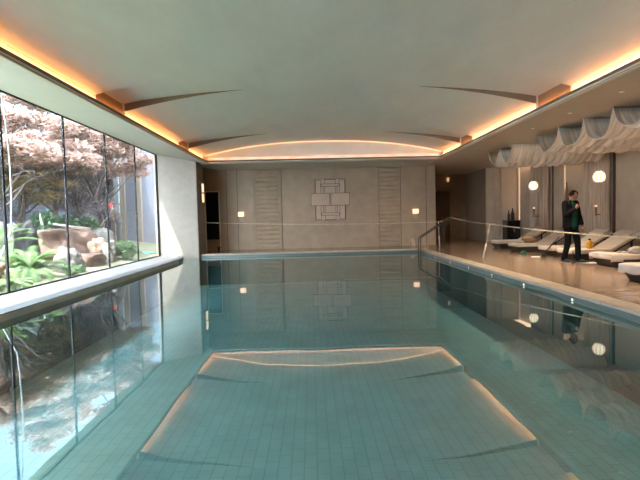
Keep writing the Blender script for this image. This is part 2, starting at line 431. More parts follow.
# lip of the cove: three thin lines
for n, (z0, z1, o, mm) in enumerate([(3.185, 3.20, .045, 'trim_light'), (3.20, 3.213, .030, 'trim_dark'), (3.213, 3.24, .045, 'trim_light'), (3.242, 3.30, .03, 'trim_lip')]):
    b = MB()
    b.box(XL - .03, XL + o, YN, YCF - o, z0, z1); b.box(XR - o, XR + .03, YN, YCF - o, z0, z1); b.box(XL, XR, YCF - o, YCF + .03, z0, z1)
    struct(b, 'trim_%d' % (4 + n), mm)
# vault
FX0, FX1 = XL - .12, XR + .12
CXV, HW = (FX0 + FX1) / 2, (FX1 - FX0) / 2
def zs(x): u = min(1, abs((x - CXV) / HW)); return 3.465 + .45 * (1 - u ** 2.3)
def zg(x): u = min(1, abs((x - CXV) / HW)); return zs(x) + .15 * max(0, (u - .40) / .60) ** 1.3
secs = [(YN, 3.3), (4.4, 8.45), (9.75, 13.6), (14.75, 16.62)]
gaps = [(3.3, 4.4), (8.45, 9.75), (13.6, 14.75)]
NX = 56
b = MB(); us = MB()
for (a, c) in secs:
    xs = [FX0 + (FX1 - FX0) * i / NX for i in range(NX + 1)]
    lo = [(x, zs(x)) for x in xs]
    pts = lo + [(FX1, 4.3), (FX0, 4.3)]
    va = [b.bm.verts.new((x, a, z)) for x, z in pts]; vc = [b.bm.verts.new((x, c, z)) for x, z in pts]
    b.bm.faces.new(va); b.bm.faces.new(vc[::-1])
    n = len(pts)
    for i in range(n): b.bm.faces.new((va[i], va[(i + 1) % n], vc[(i + 1) % n], vc[i]))
    b.box(FX0 - .05, FX0, a, c, 3.312, 4.3); b.box(FX1, FX1 + .05, a, c, 3.312, 4.3)
cw = MB()
for (a, c) in gaps:
    b.grid(lambda u, v: Vector((FX0 - .13 + (FX1 - FX0 + .26) * u, a + (c - a) * v, zg(FX0 - .13 + (FX1 - FX0 + .26) * u))), NX, 2)
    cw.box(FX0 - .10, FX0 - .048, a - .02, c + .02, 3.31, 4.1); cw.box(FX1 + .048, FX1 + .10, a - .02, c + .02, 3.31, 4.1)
b.box(FX0 - .1, FX1 + .1, 16.75, 16.85, 3.2, 4.3)
us.box(FX0 - .16, XL - .02, YN, 16.62, 3.300, 3.312); us.box(XR + .02, FX1 + .16, YN, 16.62, 3.25, 3.312)
struct(us, 'trim_15', 'upstand', 'tan shelf behind the lip of the cove', 'trim')
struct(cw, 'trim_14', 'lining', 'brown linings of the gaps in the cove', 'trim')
struct(b, 'ceiling', 'ceiling', 'arched plaster ceiling vault over the pool', 'ceiling')

b = MB()
for (a, c) in secs[1:]:
    xs = [FX0 + (FX1 - FX0) * i / NX for i in range(NX + 1)]
    for i in range(NX):
        x0, x1 = xs[i], xs[i + 1]
        if max(zg(x0) - zs(x0), zg(x1) - zs(x1)) < .004: continue
        b.poly([(x0, a - .004, zs(x0) - .002), (x1, a - .004, zs(x1) - .002), (x1, a - .004, zg(x1)), (x0, a - .004, zg(x0))])
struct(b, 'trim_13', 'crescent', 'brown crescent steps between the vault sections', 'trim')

# light strip and added arc of glow at the far end
cove = empty('cove_led', (0, 0, 0), label='warm light strip with an added glow line along the arch at the far end of the vault', cat='light strip')
b = MB(); b.box(XL + .06, XR - .06, 16.56, 16.60, 3.312, 3.395); b.build('lower_strip', 'shimmer', cove)
b = MB(); b.tube([(FX0 + .05 + (FX1 - FX0 - .1) * i / 40, 16.67, zs(FX0 + .05 + (FX1 - FX0 - .1) * i / 40) - .012) for i in range(41)], .013, 6)
b.build('arched_glow', 'led', cove)  # emissive tube paints the bright line of lit vault along the arch

# cove lighting (real strips lying on the lip)
WARM = (1, .41, .15)
for (a, c, pw) in [(a, c, 1.05) for a, c in secs] + [(a, c, .6) for a, c in gaps]:
    L = c - a
    light('AREA', 'cove_lamp', (XL - .05, (a + c) / 2, 3.335), pw * L, WARM, .05, L - .05, rot=(PI, math.radians(-66), 0), spread=110)
    light('AREA', 'cove_lamp', (XR + .05, (a + c) / 2, 3.335), pw * L, WARM, .05, L - .05, rot=(PI, math.radians(66), 0), spread=110)
light('AREA', 'cove_lamp', ((XL + XR) / 2, 16.66, 3.33), 1.0, WARM, 7.8, .06, rot=(PI, 0, 0))

# ------------------------------------------------------------------ windows
ys = [16.25, 14.28, 12.25, 10.22, 8.17, 6.1, 4.05, 2.0, -.05, -2.1]
for i in range(len(ys) - 1):
    y1, y0 = ys[i], ys[i + 1]
    b = MB(); b.box(XW - .02, XW + .015, y0 - .02, y0 + .02, .10, 3.52)
    b.box(XW - .03, XW + .02, y0, y1, .10, .125); b.box(XW - .03, XW + .02, y0, y1, 3.49, 3.52)
    if i == 0: b.box(XW - .03, XW + .03, y1 - .03, y1, .10, 3.52)
    f = struct(b, 'window_%d' % (i + 1), 'frame', 'tall black framed garden window', 'window')
    b = MB(); b.box(XW - .006, XW + .006, y0 + .022, y1 - (.03 if i == 0 else .022), .125, 3.49)
    b.build('glass_pane', 'glass', f)
b = MB(); b.box(XW - .2, XW, YN, -2.1, -.2, 3.6); struct(b, 'wall_left_near', 'stone')

# ------------------------------------------------------------------ back wall fittings
d = empty('door_1', (-3.83, YB, DK), kind='structure', label='dark glass door left of the back wall', cat='door')
b = MB(); b.box(-.25, .25, -.03, 0, .42, 2.26, .004); b.build('glass_leaf', 'door_glass', d)
b = MB(); b.box(-.25, .25, -.028, 0, 0, .42); b.build('lower_band', 'stone_brown', d)  # brown band across the foot of the door
b = MB(); b.box(-.30, -.25, -.05, 0, 0, 2.30); b.box(.25, .28, -.05, 0, 0, 2.30); b.box(-.30, .28, -.05, 0, 2.26, 2.30); b.build('door_frame', 'trim_light', d)

# grooves between stone panels
b = MB()
for x in (-3.28, -2.86, -1.14, 2.65, 3.50, 4.50):
    b.box(x - .012, x + .012, YB - .004, YB, DK, 3.2)
struct(b, 'trim_8', 'groove')
b = MB(); b.box(4.57, 4.85, YB - .06, YB, DK, 3.2, .01); b.box(-2.27, -2.20, YB - .05, YB, DK, 3.2, .01); b.box(-1.24, -1.17, YB - .05, YB, DK, 3.2, .01)
struct(b, 'trim_9', 'stone')
# carved panels
def relief(x0, x1, seed):
    n = 18
    r = random.Random(seed)
    z0, z1 = DK + .02, 3.18
    edges = [z0 + (z1 - z0) * k / n for k in range(n + 1)]
    ph = [r.uniform(0, 6.28) for _ in range(n)]
    def fn(u, v):
        x = x0 + (x1 - x0) * u; z = z0 + (z1 - z0) * v
        k = min(n - 1, int(v * n)); t = v * n - k
        d = .05 * (math.sin(PI * t) ** .6) * (.75 + .25 * math.sin(ph[k] + u * 5))
        return Vector((x, YB - .004 - d, z + .02 * math.sin(ph[k] + u * 4) * math.sin(PI * t)))
    m = MB(); m.grid(fn, 10, n * 8)
    return m
for x0, x1, sd, lb in ((-2.12, -1.29, 3, 'ribbed stone relief panel left of the square wall artwork'), (2.65, 3.44, 5, 'ribbed stone relief panel right of the square wall artwork')):
    o = relief(x0, x1, sd).build('relief_panel', 'stone_relief', smooth=True); tag(o, lb, 'wall panel', 'ribbed panels on the back wall')

# wall artwork of overlapping rectangles
art = empty('wall_art', (.75, YB, 1.97), label='geometric wall artwork of overlapping pale rectangles on the back wall', cat='wall art')
def plate(x0, x1, z0, z1, d, nm='plate'):
    m = MB(); m.box(x0, x1, -d, -.005, z0, z1, .006); p = m.build(nm, 'plate', art)
    m = MB(); t = .015
    m.box(x0 - t, x1 + t, -d - .004, -.003, z0 - t, z0); m.box(x0 - t, x1 + t, -d - .004, -.003, z1, z1 + t)
    m.box(x0 - t, x0, -d - .004, -.003, z0, z1); m.box(x1, x1 + t, -d - .004, -.003, z0, z1)
    m.build('plate_edge', 'art_edge', p)
plate(-.58, .58, -.79, .79, .03, 'back_plate')
plate(-.20, .20, -.77, .77, .045); plate(-.56, -.36, -.75, .75, .05); plate(.36, .56, -.75, .75, .05)
plate(-.34, .34, .52, .60, .07); plate(-.34, .34, -.60, -.52, .07); plate(-.36, -.28, -.60, .60, .06); plate(.28, .36, -.60, .60, .06)
plate(-.74, -.03, -.22, .24, .085); plate(.03, .74, -.22, .24, .085)

# wall sconces
def sconce(loc, label):
    s = empty('wall_sconce', loc, label=label, cat='wall lamp', group='box sconces on the back wall')
    b = MB(); b.box(-.11, .11, -.10, 0, -.01, .17, .01); b.build('shade', 'sconce_glow', s)
    b = MB(); b.box(-.07, .07, -.05, 0, -.20, -.012, .006); b.build('back_plate', 'sconce_low', s)
sconce((-2.73, YB, 1.40), 'small glowing box sconce on the back wall beside the dark glass door')
sconce((4.07, YB, 1.36), 'small glowing box sconce on the back wall near the metal handrail')
s = empty('pier_sconce', (-3.815, 16.75, 2.22), label='tall two-part glowing sconce on the side of the pale pier', cat='wall lamp')
b = MB(); b.box(0, .10, -.09, .09, .03, .32, .01); b.build('shade', 'sconce_glow', s)
b = MB(); b.box(0, .10, -.09, .09, -.32, -.03, .01); b.build('shade', 'sconce_glow', s)
b = MB(); b.box(0, .06, -.11, .11, -.34, .34); b.build('back_plate', 'pier_side', s)

# recess door and small lamp
d = empty('door_2', (5.05 + .3, 22.8, DK), kind='structure', label='dark wooden door in the corridor recess', cat='door')
d.location.x = 6.25
b = MB(); b.box(-.34, .34, -.04, 0, 0, 2.3, .006); b.build('door_leaf', 'wood_dark', d)
b = MB(); b.box(-.40, -.34, -.06, 0, 0, 2.36); b.box(.34, .40, -.06, 0, 0, 2.36); b.box(-.40, .40, -.06, 0, 2.3, 2.36); b.build('door_frame', 'stone_brown', d)
s = empty('recess_lamp', (6.5, 22.8, 2.95), label='faint small wall lamp above the dark wooden door in the recess', cat='wall lamp')
b = MB(); b.lathe([(.02, -.12), (.04, -.1), (.07, .06), (.075, .08)], (0, -.1, 0), 12); b.build('shade', mat('dim_lamp', (.6, .45, .3), .5, emit=(1, .6, .3), estr=.25), s, smooth=True)
b = MB(); b.box(-.03, .03, -.05, 0, -.16, -.06); b.build('bracket', 'steel', s)

# downlights
def downlight(x, y, label, group, power=7, tilt=0, col=(1, .76, .54)):
    if 'dl' not in M:
        s = empty('downlight', (x, y, ZC), label=label, cat='downlight', group=group)
        b = MB(); b.lathe([(.034, -.006), (.05, -.008), (.055, 0), (.034, 0)], n=16); b.build('trim_ring', 'trim_light', s, smooth=True)
        b = MB(); b.lathe([(.032, -.007), (.032, -.001)], n=14); b.build('lens', 'spot', s)
        M['dl'] = s
    else:
        s = copy_tree(M['dl'], (x, y, ZC), label=label); s['group'] = group
    light('SPOT', 'downlight_lamp', (x, y, ZC - .03), power, col, rot=(tilt, 0, 0), spot=math.radians(95), blend=.8, radius=.05)
far_x = [-2.8, -1.34, -.83, .14, 2.1, 3.08, 3.55]
nm = ['leftmost', 'second from left', 'third from left', 'middle', 'third from right', 'second from right', 'rightmost']
for x, q in zip(far_x, nm):
    downlight(x * .96, 17.7, 'small downlight over the back wall, %s of the row of seven' % q, 'downlights along the back wall', 11)
for y, q in zip((7.87, 9.45, 11.03), ('nearest', 'middle', 'farthest')):
    downlight(5.13, y, 'small downlight in the right soffit beside the draped canopies, %s of three' % q, 'downlights in the right soffit', 125)
for y, pw in ((-1, 110), (2, 110), (5, 125), (12.6, 125), (16.7, 55)):
    light('SPOT', 'downlight_lamp', (5.4, y, ZC - .03), pw, (1, .82, .62), spot=math.radians(100), blend=.8)
light('SPOT', 'downlight_lamp', (6.2, 21.3, ZC - .03), 10, (1, .7, .45), spot=math.radians(110), blend=.8)

# pool lights along the waterline
names = ['farthest', 'second farthest', 'third farthest', 'third nearest', 'second nearest', 'nearest']
p0 = None
for y, q in zip((14.1, 12.57, 11.08, 9.63, 8.17, 6.63), names):
    lb = 'small round white light at the right waterline of the pool, %s of six' % q
    if p0 is None:
        p0 = empty('pool_light', (PX1 - .012, y, .022), label=lb, cat='pool light', group='pool lights along the right waterline')
        b = MB(); b.sphere((-.004, 0, 0), (.014, .026, .018), 14, 8); b.build('lens', 'poolspot', p0, smooth=True)
        b = MB(); b.tube([(.001, 0, 0), (-.006, 0, 0)], .029, 16); b.build('rim', 'steel', p0)
    else: copy_tree(p0, (PX1 - .012, y, .022), label=lb)

# ------------------------------------------------------------------ right wall: lit panels, curtains, lamps
for (y0, y1, z0, z1, lb) in ((19.84, 19.94, DK, 3.18, 'upright warm light strip at the far corner of the lounge wall'), (16.25, 16.32, DK, 3.18, 'upright warm light strip behind the folded brown parasol')):
    s = MB().box(XWR - .03, XWR, y0, y1, z0, z1).build('wall_light_strip', 'led_v'); tag(s, lb, 'light strip')
b = MB()
b.box(XWR - .05, XWR, 18.45, 19.8, DK, 3.19); b.box(XWR - .05, XWR, 14.95, 16.22, DK, 3.19)
struct(b, 'trim_10', 'stone_right')
light('AREA', 'wall_wash_lamp', (XWR - .22, 19.1, 3.17), 1.0, (1, .66, .40), .30, 1.3)
light('AREA', 'wall_wash_lamp', (XWR - .22, 15.6, 3.17), 1.5, (1, .66, .40), .30, 1.2)
b = MB(); b.box(8.0, 8.15, 20.12, 20.2, DK, 3.2); b.box(7.72, 7.92, 20.10, 20.2, DK, 3.2, .01)
struct(b, 'trim_11', 'stone_right')
b = MB(); b.box(XWR - .02, XWR, 17.12, 17.2, DK, 3.2); b.box(XWR - .06, XWR, 13.60, 13.65, DK, 3.2)
struct(b, 'trim_12', 'wood_dark')

def curtain(y0, y1, x, folds, amp, label, name='curtain', taper=0, z1=3.17):
    def fn(u, v):
        y = y0 + (y1 - y0) * u; z = DK + .01 + (z1 - DK - .01) * v
        a = amp * (1 - .35 * v)
        return Vector((x + a * math.sin(u * folds * 2 * PI + .4 * math.sin(7 * u)) + .012 * math.sin(9 * v + 13 * u), y + .018 * math.sin(4 * v + 20 * u) * (1 - v), z))
    o = MB().grid(fn, folds * 10, 16).build(name, 'curtain', smooth=True, solid=.008)
    return tag(o, label, 'curtain', 'tall curtains on the lounge wall')
curtain(17.25, 18.45, XWR - .18, 6, .13, 'tall linen curtain behind the far globe pendant')
curtain(13.68, 14.82, XWR - .18, 6, .13, 'tall linen curtain behind the near globe pendant')

def torch(loc, L, label):
    s = empty('wall_torch', loc, label=label, cat='wall lamp', group='slim torch lamps by the curtains')
    b = MB(); b.lathe([(.010, -L), (.018, -L + .02), (.030, -.06), (.032, -.05)], n=14); b.build('stem', 'brown_cloth', s, smooth=True)
    b = MB(); b.lathe([(.032, -.05), (.038, .0), (.028, .01)], n=14); b.build('shade', 'torch', s, smooth=True)
    b = MB(); b.box(0, XWR - loc[0] - .0, -.012, .012, -L + .04, -L + .064); b.build('bracket', 'steel', s)
torch((XWR - .42, 17.75, 1.47), .38, 'slim torch lamp glowing against the far curtain')
torch((XWR - .42, 13.85, 1.44), .32, 'slim torch lamp glowing against the near curtain')

# folded parasol
s = empty('folded_parasol', (8.40, 15.68, DK), label='slim brown folded parasol standing against the wall behind the man', cat='parasol')
b = MB(); b.lathe([(.11, .35), (.12, .5), (.09, 1.2), (.045, 1.85), (.012, 2.08), (.004, 2.10)], n=48, flute=8, fl=.22); b.build('folded_cover', 'brown_cloth', s, smooth=True)
b = MB(); b.tube([(0, 0, .05), (0, 0, 2.14)], .018, 10); b.build('pole', 'wood_dark', s, smooth=True)
b = MB(); b.lathe([(.20, 0), (.20, .05), (.05, .08), (.03, .14)], n=24); b.build('base', 'black', s, smooth=True)

# ------------------------------------------------------------------ pendants
def pendant(loc, label):
    s = empty('globe_pendant', loc, label=label, cat='pendant lamp', group='globe pendants above the loungers')
    prof = [(.02, .14), (.07, .13), (.112, .085), (.138, .02), (.136, -.045), (.112, -.10), (.068, -.132), (.02, -.14)]
    b = MB(); b.lathe(prof, n=32, flute=16, fl=.02); b.build('globe_shade', 'globe', s, smooth=True)
    b = MB()
    for k in range(10):
        a = k * 2 * PI / 10
        b.tube([(r * 1.035 * math.cos(a), r * 1.035 * math.sin(a), z) for r, z in prof], .0065, 5)
    b.build('ribs', 'globe_rib', s)
    b = MB(); b.tube([(0, 0, .115), (0, 0, ZC - loc[2])], .0035, 6); b.build('cord', 'trim_light', s)
    b = MB(); b.lathe([(.03, .135), (.03, .155), (.01, .165)], n=12); b.build('cap', 'steel', s, smooth=True)
pendant((7.12, 15.3, 2.14), 'glowing globe pendant farther from the camera, before the far curtain')
pendant((6.92, 11.45, 2.09), 'glowing globe pendant nearer the camera, before the near curtain')

# ------------------------------------------------------------------ draped canopies
def canopy(peaks, x0, x1, label):
    sag = .475
    seg = 14
    prof = []
    for i in range(len(peaks) - 1):
        for k in range(seg):
            t = k / seg; y = peaks[i] + (peaks[i + 1] - peaks[i]) * t
            c = (math.cosh(2.2 * (2 * t - 1)) - 1) / (math.cosh(2.2) - 1)
            prof.append((y, ZC - .015 - sag * (1 - c), (2 * t - 1), i))
    prof.append((peaks[-1], ZC - .015, 1, len(peaks) - 2))
    nx = 26
    rnd = [random.uniform(-.06, .06) for _ in peaks]
    def fn(u, v):
        y, z, t, i = prof[min(len(prof) - 1, int(round(v * (len(prof) - 1))))]
        x = x0 + (x1 - x0) * u
        k = 1 - t * t
        z2 = z - .045 * math.sin(PI * u) * k + rnd[i] * k + .020 * k * math.sin(u * 31 + 1.5 * t + i * 1.7) + .022 * k * math.sin(u * 83 + i + .8 * t)
        return Vector((x + .05 * math.sin(t * 3 + u * 7 + i) * k, y, min(z2, ZC - .008)))
    s = empty('draped_canopy', (x0, peaks[0], ZC), label=label, cat='fabric canopy', group='draped canopies under the right soffit')
    def loc(f): return lambda u, v: f(u, v) - Vector((x0, peaks[0], ZC))
    MB().grid(loc(fn), nx * 6, len(prof) - 1).build('fabric', 'drape', s, smooth=True, solid=.006)
    h = MB(); h.tube([fn(0, j / (len(prof) - 1)) - Vector((x0, peaks[0], ZC)) for j in range(len(prof))], .013, 6)
    h.build('front_hem', 'drape_hem', s, smooth=True)
    for u in (.07, .16, .27, .40, .55, .72):
        h = MB(); h.tube([fn(u, j / (len(prof) - 1)) - Vector((x0, peaks[0], ZC + .004)) for j in range(len(prof))], .007, 5)
        h.build('seam', 'drape_hem', s, smooth=True)
    return s
canopy([5.9, 6.95, 7.95, 8.95, 9.93, 10.93, 11.98], 5.68, 8.3, 'near pale fabric canopy draped in scallops from the right soffit')
canopy([13.3, 14.2, 15.1], 5.62, 8.3, 'far pale fabric canopy with two scallops under the right soffit')

# ------------------------------------------------------------------ loungers
def make_lounger(label):
    s = empty('sun_lounger', (0, 0, 0), label=label, cat='sun lounger', group='sun loungers in a row along the lounge wall')
    W = .36
    # tapered base: wide at the top, inset at the floor
    b = MB()
    vs0 = [(.10, -W + .06, 0), (1.54, -W + .06, 0), (1.54, W - .06, 0), (.10, W - .06, 0)]
    vs1 = [(.02, -W + .01, .155), (1.62, -W + .01, .155), (1.62, W - .01, .155), (.02, W - .01, .155)]
    a = [b.bm.verts.new(p) for p in vs0]; c = [b.bm.verts.new(p) for p in vs1]
    b.bm.faces.new(a[::-1]); b.bm.faces.new(c)
    for i in range(4): b.bm.faces.new((a[i], a[(i + 1) % 4], c[(i + 1) % 4], c[i]))
    bmesh.ops.bevel(b.bm, geom=b.bm.edges[:], offset=.012, segments=2, affect='EDGES')
    b.build('base', 'wicker', s)
    b = MB(); b.box(0, .98, -W, W, .157, .262, .03, 3)
    o = b.build('seat_mattress', 'cushion', s, smooth=True)
    for x in (.33, .66): MB().box(x - .004, x + .004, -W + .03, W - .03, .260, .265).build('seam', 'towel_grey', o)
    # raised backrest
    A = math.radians(30)
    R = Matrix.Translation((.96, 0, .175)) @ Matrix.Rotation(-A, 4, 'Y')
    b = MB(); b.box(0, .80, -W, W, 0, .09, .03, 3); b.bm.transform(R); b.build('backrest', 'cushion', s, smooth=True)
    b = MB(); b.box(.02, .77, -W + .03, W - .03, -.035, -.002, .006); b.bm.transform(R); b.build('backrest_panel', 'wicker', s)
    b = MB(); b.box(.57, .80, -W + .05, W - .05, .085, .145, .03, 3); b.bm.transform(R); b.build('pillow', 'cushion', s, smooth=True)
    for sy in (-1, 1):
        b = MB(); b.box(1.46, 1.50, sy * (W - .08) - .015, sy * (W - .08) + .015, .15, .44); b.build('prop', 'wicker', s)
    return s
spots = [(5.15, 7.55, 'nearest sun lounger at the right edge, with a white towel over its foot'),
         (6.08, 9.98, 'second sun lounger from the camera, holding crumpled grey and white towels'),
         (6.15, 11.60, 'third sun lounger from the camera, right behind the standing man'),
         (6.22, 12.75, 'fourth sun lounger from the camera, with its foot left of the standing man'),
         (6.10, 14.5, 'second farthest sun lounger, carrying a tan basket'),
         (6.20, 16.2, 'farthest sun lounger, in front of the black cabinet')]
L0 = make_lounger(spots[0][2]); L0.location = (spots[0][0], spots[0][1], DK); L0.rotation_euler = (0, 0, 0)
LG = [L0] + [copy_tree(L0, (x, y, DK), 0, lb) for x, y, lb in spots[1:]]
LZ = DK + .263
# towel over the foot of the nearest lounger
def drape_sheet(x0, x1, y0, y1, z, drop, name, m, label, seed=0):
    def fn(u, v):
        x = x0 - drop + (x1 - x0 + drop) * u; y = y0 - .10 + (y1 - y0 + .2) * v
        zz = z + .012
        dx_ = max(0, x0 - x); dy_ = max(0, y0 - y, y - y1)
        zz -= max(dx_, dy_ * 1.6)
        if dx_ > 0: x = x0 - .012 - .05 * dx_ + .02 * math.sin(14 * v + seed) * dx_ / drop
        if dy_ > 0: y = (y0 - .012 - .15 * dy_) if y < y0 else (y1 + .012 + .15 * dy_)
        n = noise.noise(Vector((x * 4 + seed, y * 4, 0)))
        return Vector((x, y, zz + .012 * abs(n) + .01 * math.sin(18 * v + seed) * min(1, dx_ / .1)))
    o = MB().grid(fn, 34, 30).build(name, m, smooth=True, solid=.008)
    return tag(o, label, 'towel')
drape_sheet(5.145, 5.94, 7.18, 7.92, LZ + .006, .15, 'draped_towel', 'towel', 'white towel draped over the foot of the nearest lounger', 2)
drape_sheet(6.075, 6.30, 9.62, 10.34, LZ + .006, .09, 'foot_towel', 'towel', 'white foot cloth on the second lounger from the camera', 5)
def crumple(c, sx, sy, sz, name, m, label, seed):
    b = MB(); bmesh.ops.create_icosphere(b.bm, subdivisions=4, radius=1)
    for v in b.bm.verts:
        n = noise.noise(v.co * 2.2 + Vector((seed, 0, 0))) * .35 + noise.noise(v.co * 5 + Vector((0, seed, 0))) * .14
        p = v.co * (1 + n); z = max(p.z, -.35)
        v.co = Vector((c[0] + p.x * sx, c[1] + p.y * sy, c[2] + (z + .35) * sz))
    return tag(b.build(name, m, smooth=True), label, 'towel')
crumple((6.76, 9.81, LZ + .004), .18, .14, .075, 'crumpled_towel', 'towel_grey', 'grey crumpled towel on the second lounger, left of the white one', 1)
crumple((6.90, 10.08, LZ + .004), .16, .12, .09, 'crumpled_towel', 'towel', 'white crumpled towel on the second lounger, beside the grey one', 4)
crumple((6.54, 10.01, LZ + .004), .10, .06, .03, 'folded_cloth', 'towel', 'small pale folded cloth in the middle of the second lounger', 8)
# basket and roll on the far lounger
s = empty('basket', (6.60, 14.5, LZ + .004), label='tan woven basket on the second farthest lounger', cat='basket')
b = MB(); b.lathe([(.14, 0), (.19, .05), (.21, .11), (.20, .12), (.18, .11), (.12, .02)], n=24); b.build('bowl', 'basket', s, smooth=True)
b = MB(); b.tube([(.2 * math.cos(a), 0, .13 + .09 * math.sin(a)) for a in [PI * k / 14 for k in range(15)]], .012, 8); b.build('handle', 'basket', s, smooth=True)
s = tag(MB().cap((6.28, 14.6, LZ + .037), .035, (6.36, 14.35, LZ + .037), .035).build('rolled_towel', 'towel', smooth=True), 'small rolled white towel beside the tan basket', 'towel')
# yellow jug
s = empty('yellow_jug', (6.72, 11.5, LZ + .004), label='yellow plastic jug on the third lounger, right of the man', cat='jug')
b = MB(); b.lathe([(.055, 0), (.07, .02), (.07, .13), (.05, .17), (.028, .19), (.028, .21), (.02, .212)], n=20); b.build('body', 'yellow', s, smooth=True)
b = MB(); b.tube([(.06, 0, .04), (.115, 0, .06), (.115, 0, .14), (.05, 0, .165)], .012, 8); b.build('handle', 'yellow', s, smooth=True)
b = MB(); b.lathe([(.03, .205), (.03, .232), (.026, .236)], n=16); b.build('cap', 'black', s, smooth=True)
# small things on the floor
s = crumple((5.98, 13.45, DK), .09, .07, .07, 'green_cloth', 'green_cloth', 'small dark green cloth on the floor by the fourth lounger', 3)
s['category'] = 'cloth'
b = MB(); b.box(-.12, .12, -.08, .08, 0, .012, .003); o = b.build('paper_sheet', 'paper'); o.location = (6.27, 10.64, DK); o.rotation_euler.z = .3
tag(o, 'white folded paper lying on the deck right of the man', 'paper')
b = MB(); b.box(-.10, .10, -.09, .09, 0, .015, .004); o = b.build('slipper_pad', 'paper'); o.location = (5.85, 12.45, DK); o.rotation_euler.z = -.2
tag(o, 'small white pad lying on the deck beside the dark green cloth', 'pad')
# dark broom lying across behind the man
s = empty('black_broom', (6.02, 12.28, DK), label='black broom leaning on the fourth lounger, left of the man', cat='broom')
b = MB(); b.tube([(-.02, .0, .12), (.52, .30, .52)], .014, 10); b.build('handle', 'black', s, smooth=True)
b = MB(); b.box(-.10, .02, -.035, .035, .06, .10, .012); b.build('brush_head', 'black', s, smooth=True)
b = MB(); b.box(-.09, .01, -.03, .03, .0, .065); b.build('bristles', 'black', s)

# cabinet with bottles
s = empty('black_cabinet', (8.27, 19.75, DK), label='low black cabinet against the far wall by the light strip', cat='cabinet')
b = MB(); b.box(-.27, .27, -.25, .25, .06, .86, .008); b.build('body', 'black', s)
for x in (-.135, .135):
    b = MB(); b.box(x - .125, x + .125, -.265, -.25, .1, .80, .004); q = b.build('door', 'black', s)
    b = MB(); b.tube([(x * .2, -.275, .42), (x * .2, -.275, .56)], .006, 6); b.build('handle', 'steel', q)
b = MB(); b.box(-.29, .29, -.27, .27, .86, .885, .006); b.build('top', 'black', s)
b = MB(); b.box(-.24, .24, -.2, .2, 0, .06); b.build('plinth', 'black', s)
def bottle(x, h, r, label):
    z0 = DK + .885
    o = MB().lathe([(r * .9, 0), (r, .02), (r, h * .55), (r * .45, h * .72), (r * .32, h * .95), (r * .34, h)], n=16).build('dark_bottle', 'black', smooth=True)
    o.location = (x, 19.7, z0); tag(o, label, 'bottle', 'bottles on the black cabinet')
bottle(8.14, .42, .06, 'tall dark bottle on the black cabinet, left of the pair')
bottle(8.30, .50, .075, 'taller dark bottle on the black cabinet, right of the pair')

# ------------------------------------------------------------------ handrail, posts, barrier tape
s = empty('handrail', (3.60, 15.85, 0), label='bent metal handrail at the far right corner of the pool', cat='handrail')
for k, y in enumerate((0.0, .30)):
    pts = [(0, y, -.45), (0, y, .46), (.015, y, .52), (.06, y, .56), (.98, y, 1.14), (1.03, y, 1.155), (1.05, y, 1.13), (1.03, y, 1.08), (.82, y, .90), (.79, y, .84), (.79, y, DK)]
    b = MB(); b.tube(pts, .021, 12); q = b.build('rail', 'steel', s, smooth=True)
    b = MB(); b.lathe([(.06, DK + .004), (.06, DK + .014), (.03, DK + .02)], (.79, y, 0), 16); b.build('flange', 'steel', q, smooth=True)
def post(base, top, label):
    s = empty('barrier_post', base, label=label, cat='barrier post', group='leaning barrier posts')
    v = Vector(top) - Vector(base)
    b = MB(); b.tube([(0, 0, 0), v * .42], .022, 10); b.build('sleeve', 'pole', s, smooth=True)
    b = MB(); b.tube([v * .40, v], .014, 10); b.build('pole', 'pole', s, smooth=True)
post((4.74, 17.75, DK), (4.68, 17.65, 1.03), 'slim pale barrier post behind the metal handrail')
post((4.52, 12.6, DK), (4.71, 12.6, 1.00), 'slim leaning pale barrier post between the handrail and the loungers')
post((5.85, 6.2, DK), (5.80, 6.3, .78), 'slim pale barrier post near the camera')
def ribbon(pts, w=.022):
    # flat tape with slight sag and twist between fixed points
    P = []
    for i in range(len(pts) - 1):
        a, c = Vector(pts[i]), Vector(pts[i + 1]); n = 26
        for k in range(n):
            t = k / n; p = a.lerp(c, t); p.z -= .05 * (a - c).length / 6 * 4 * t * (1 - t); P.append(p)
    P.append(Vector(pts[-1]))
    b = MB(); rows = []
    for i, p in enumerate(P):
        d = (P[min(i + 1, len(P) - 1)] - P[max(i - 1, 0)]); d.z = 0; d.normalize()
        n = Vector((-d.y, d.x, 0)); tw = .35 * math.sin(i * .23)
        u = Vector((0, 0, 1)) * math.cos(tw) + n * math.sin(tw)
        rows.append((b.bm.verts.new(p + u * w / 2), b.bm.verts.new(p - u * w / 2)))
    for i in range(len(rows) - 1): b.bm.faces.new((rows[i][0], rows[i + 1][0], rows[i + 1][1], rows[i][1]))
    return b
o = ribbon([(-3.82, 17.18, 1.19), (4.68, 17.62, 1.02), (4.66, 15.95, 1.175), (4.71, 12.57, .99), (5.80, 6.3, .77)]).build('barrier_tape', 'tape', solid=.002)
tag(o, 'pale barrier tape stretched across the far pool end and along the loungers', 'barrier tape')

# small things on the far deck
s = empty('small_bucket', (-3.62, 18.75, DK), label='small dark bucket on the far deck beside the glass door', cat='bucket')
b = MB(); b.lathe([(.06, 0), (.08, .13), (.075, .13), (.05, .015)], n=18); b.build('body', 'black', s, smooth=True)
b = MB(); b.tube([(.078 * math.cos(a), 0, .12 + .07 * math.sin(a)) for a in [PI * k / 10 for k in range(11)]], .005, 6); b.build('handle', 'red', s)
s = empty('floor_sign', (3.9, 18.6, DK), rz=.5, label='small pale folding floor sign against the back wall near the handrail', cat='floor sign')
for sgn in (-1, 1):
    b = MB(); b.box(-.09, .09, -.008, .008, 0, .30, .003); b.bm.transform(Matrix.Translation((0, sgn * .09, 0)) @ Matrix.Rotation(sgn * .28, 4, 'X')); b.build('panel', 'pole', s)

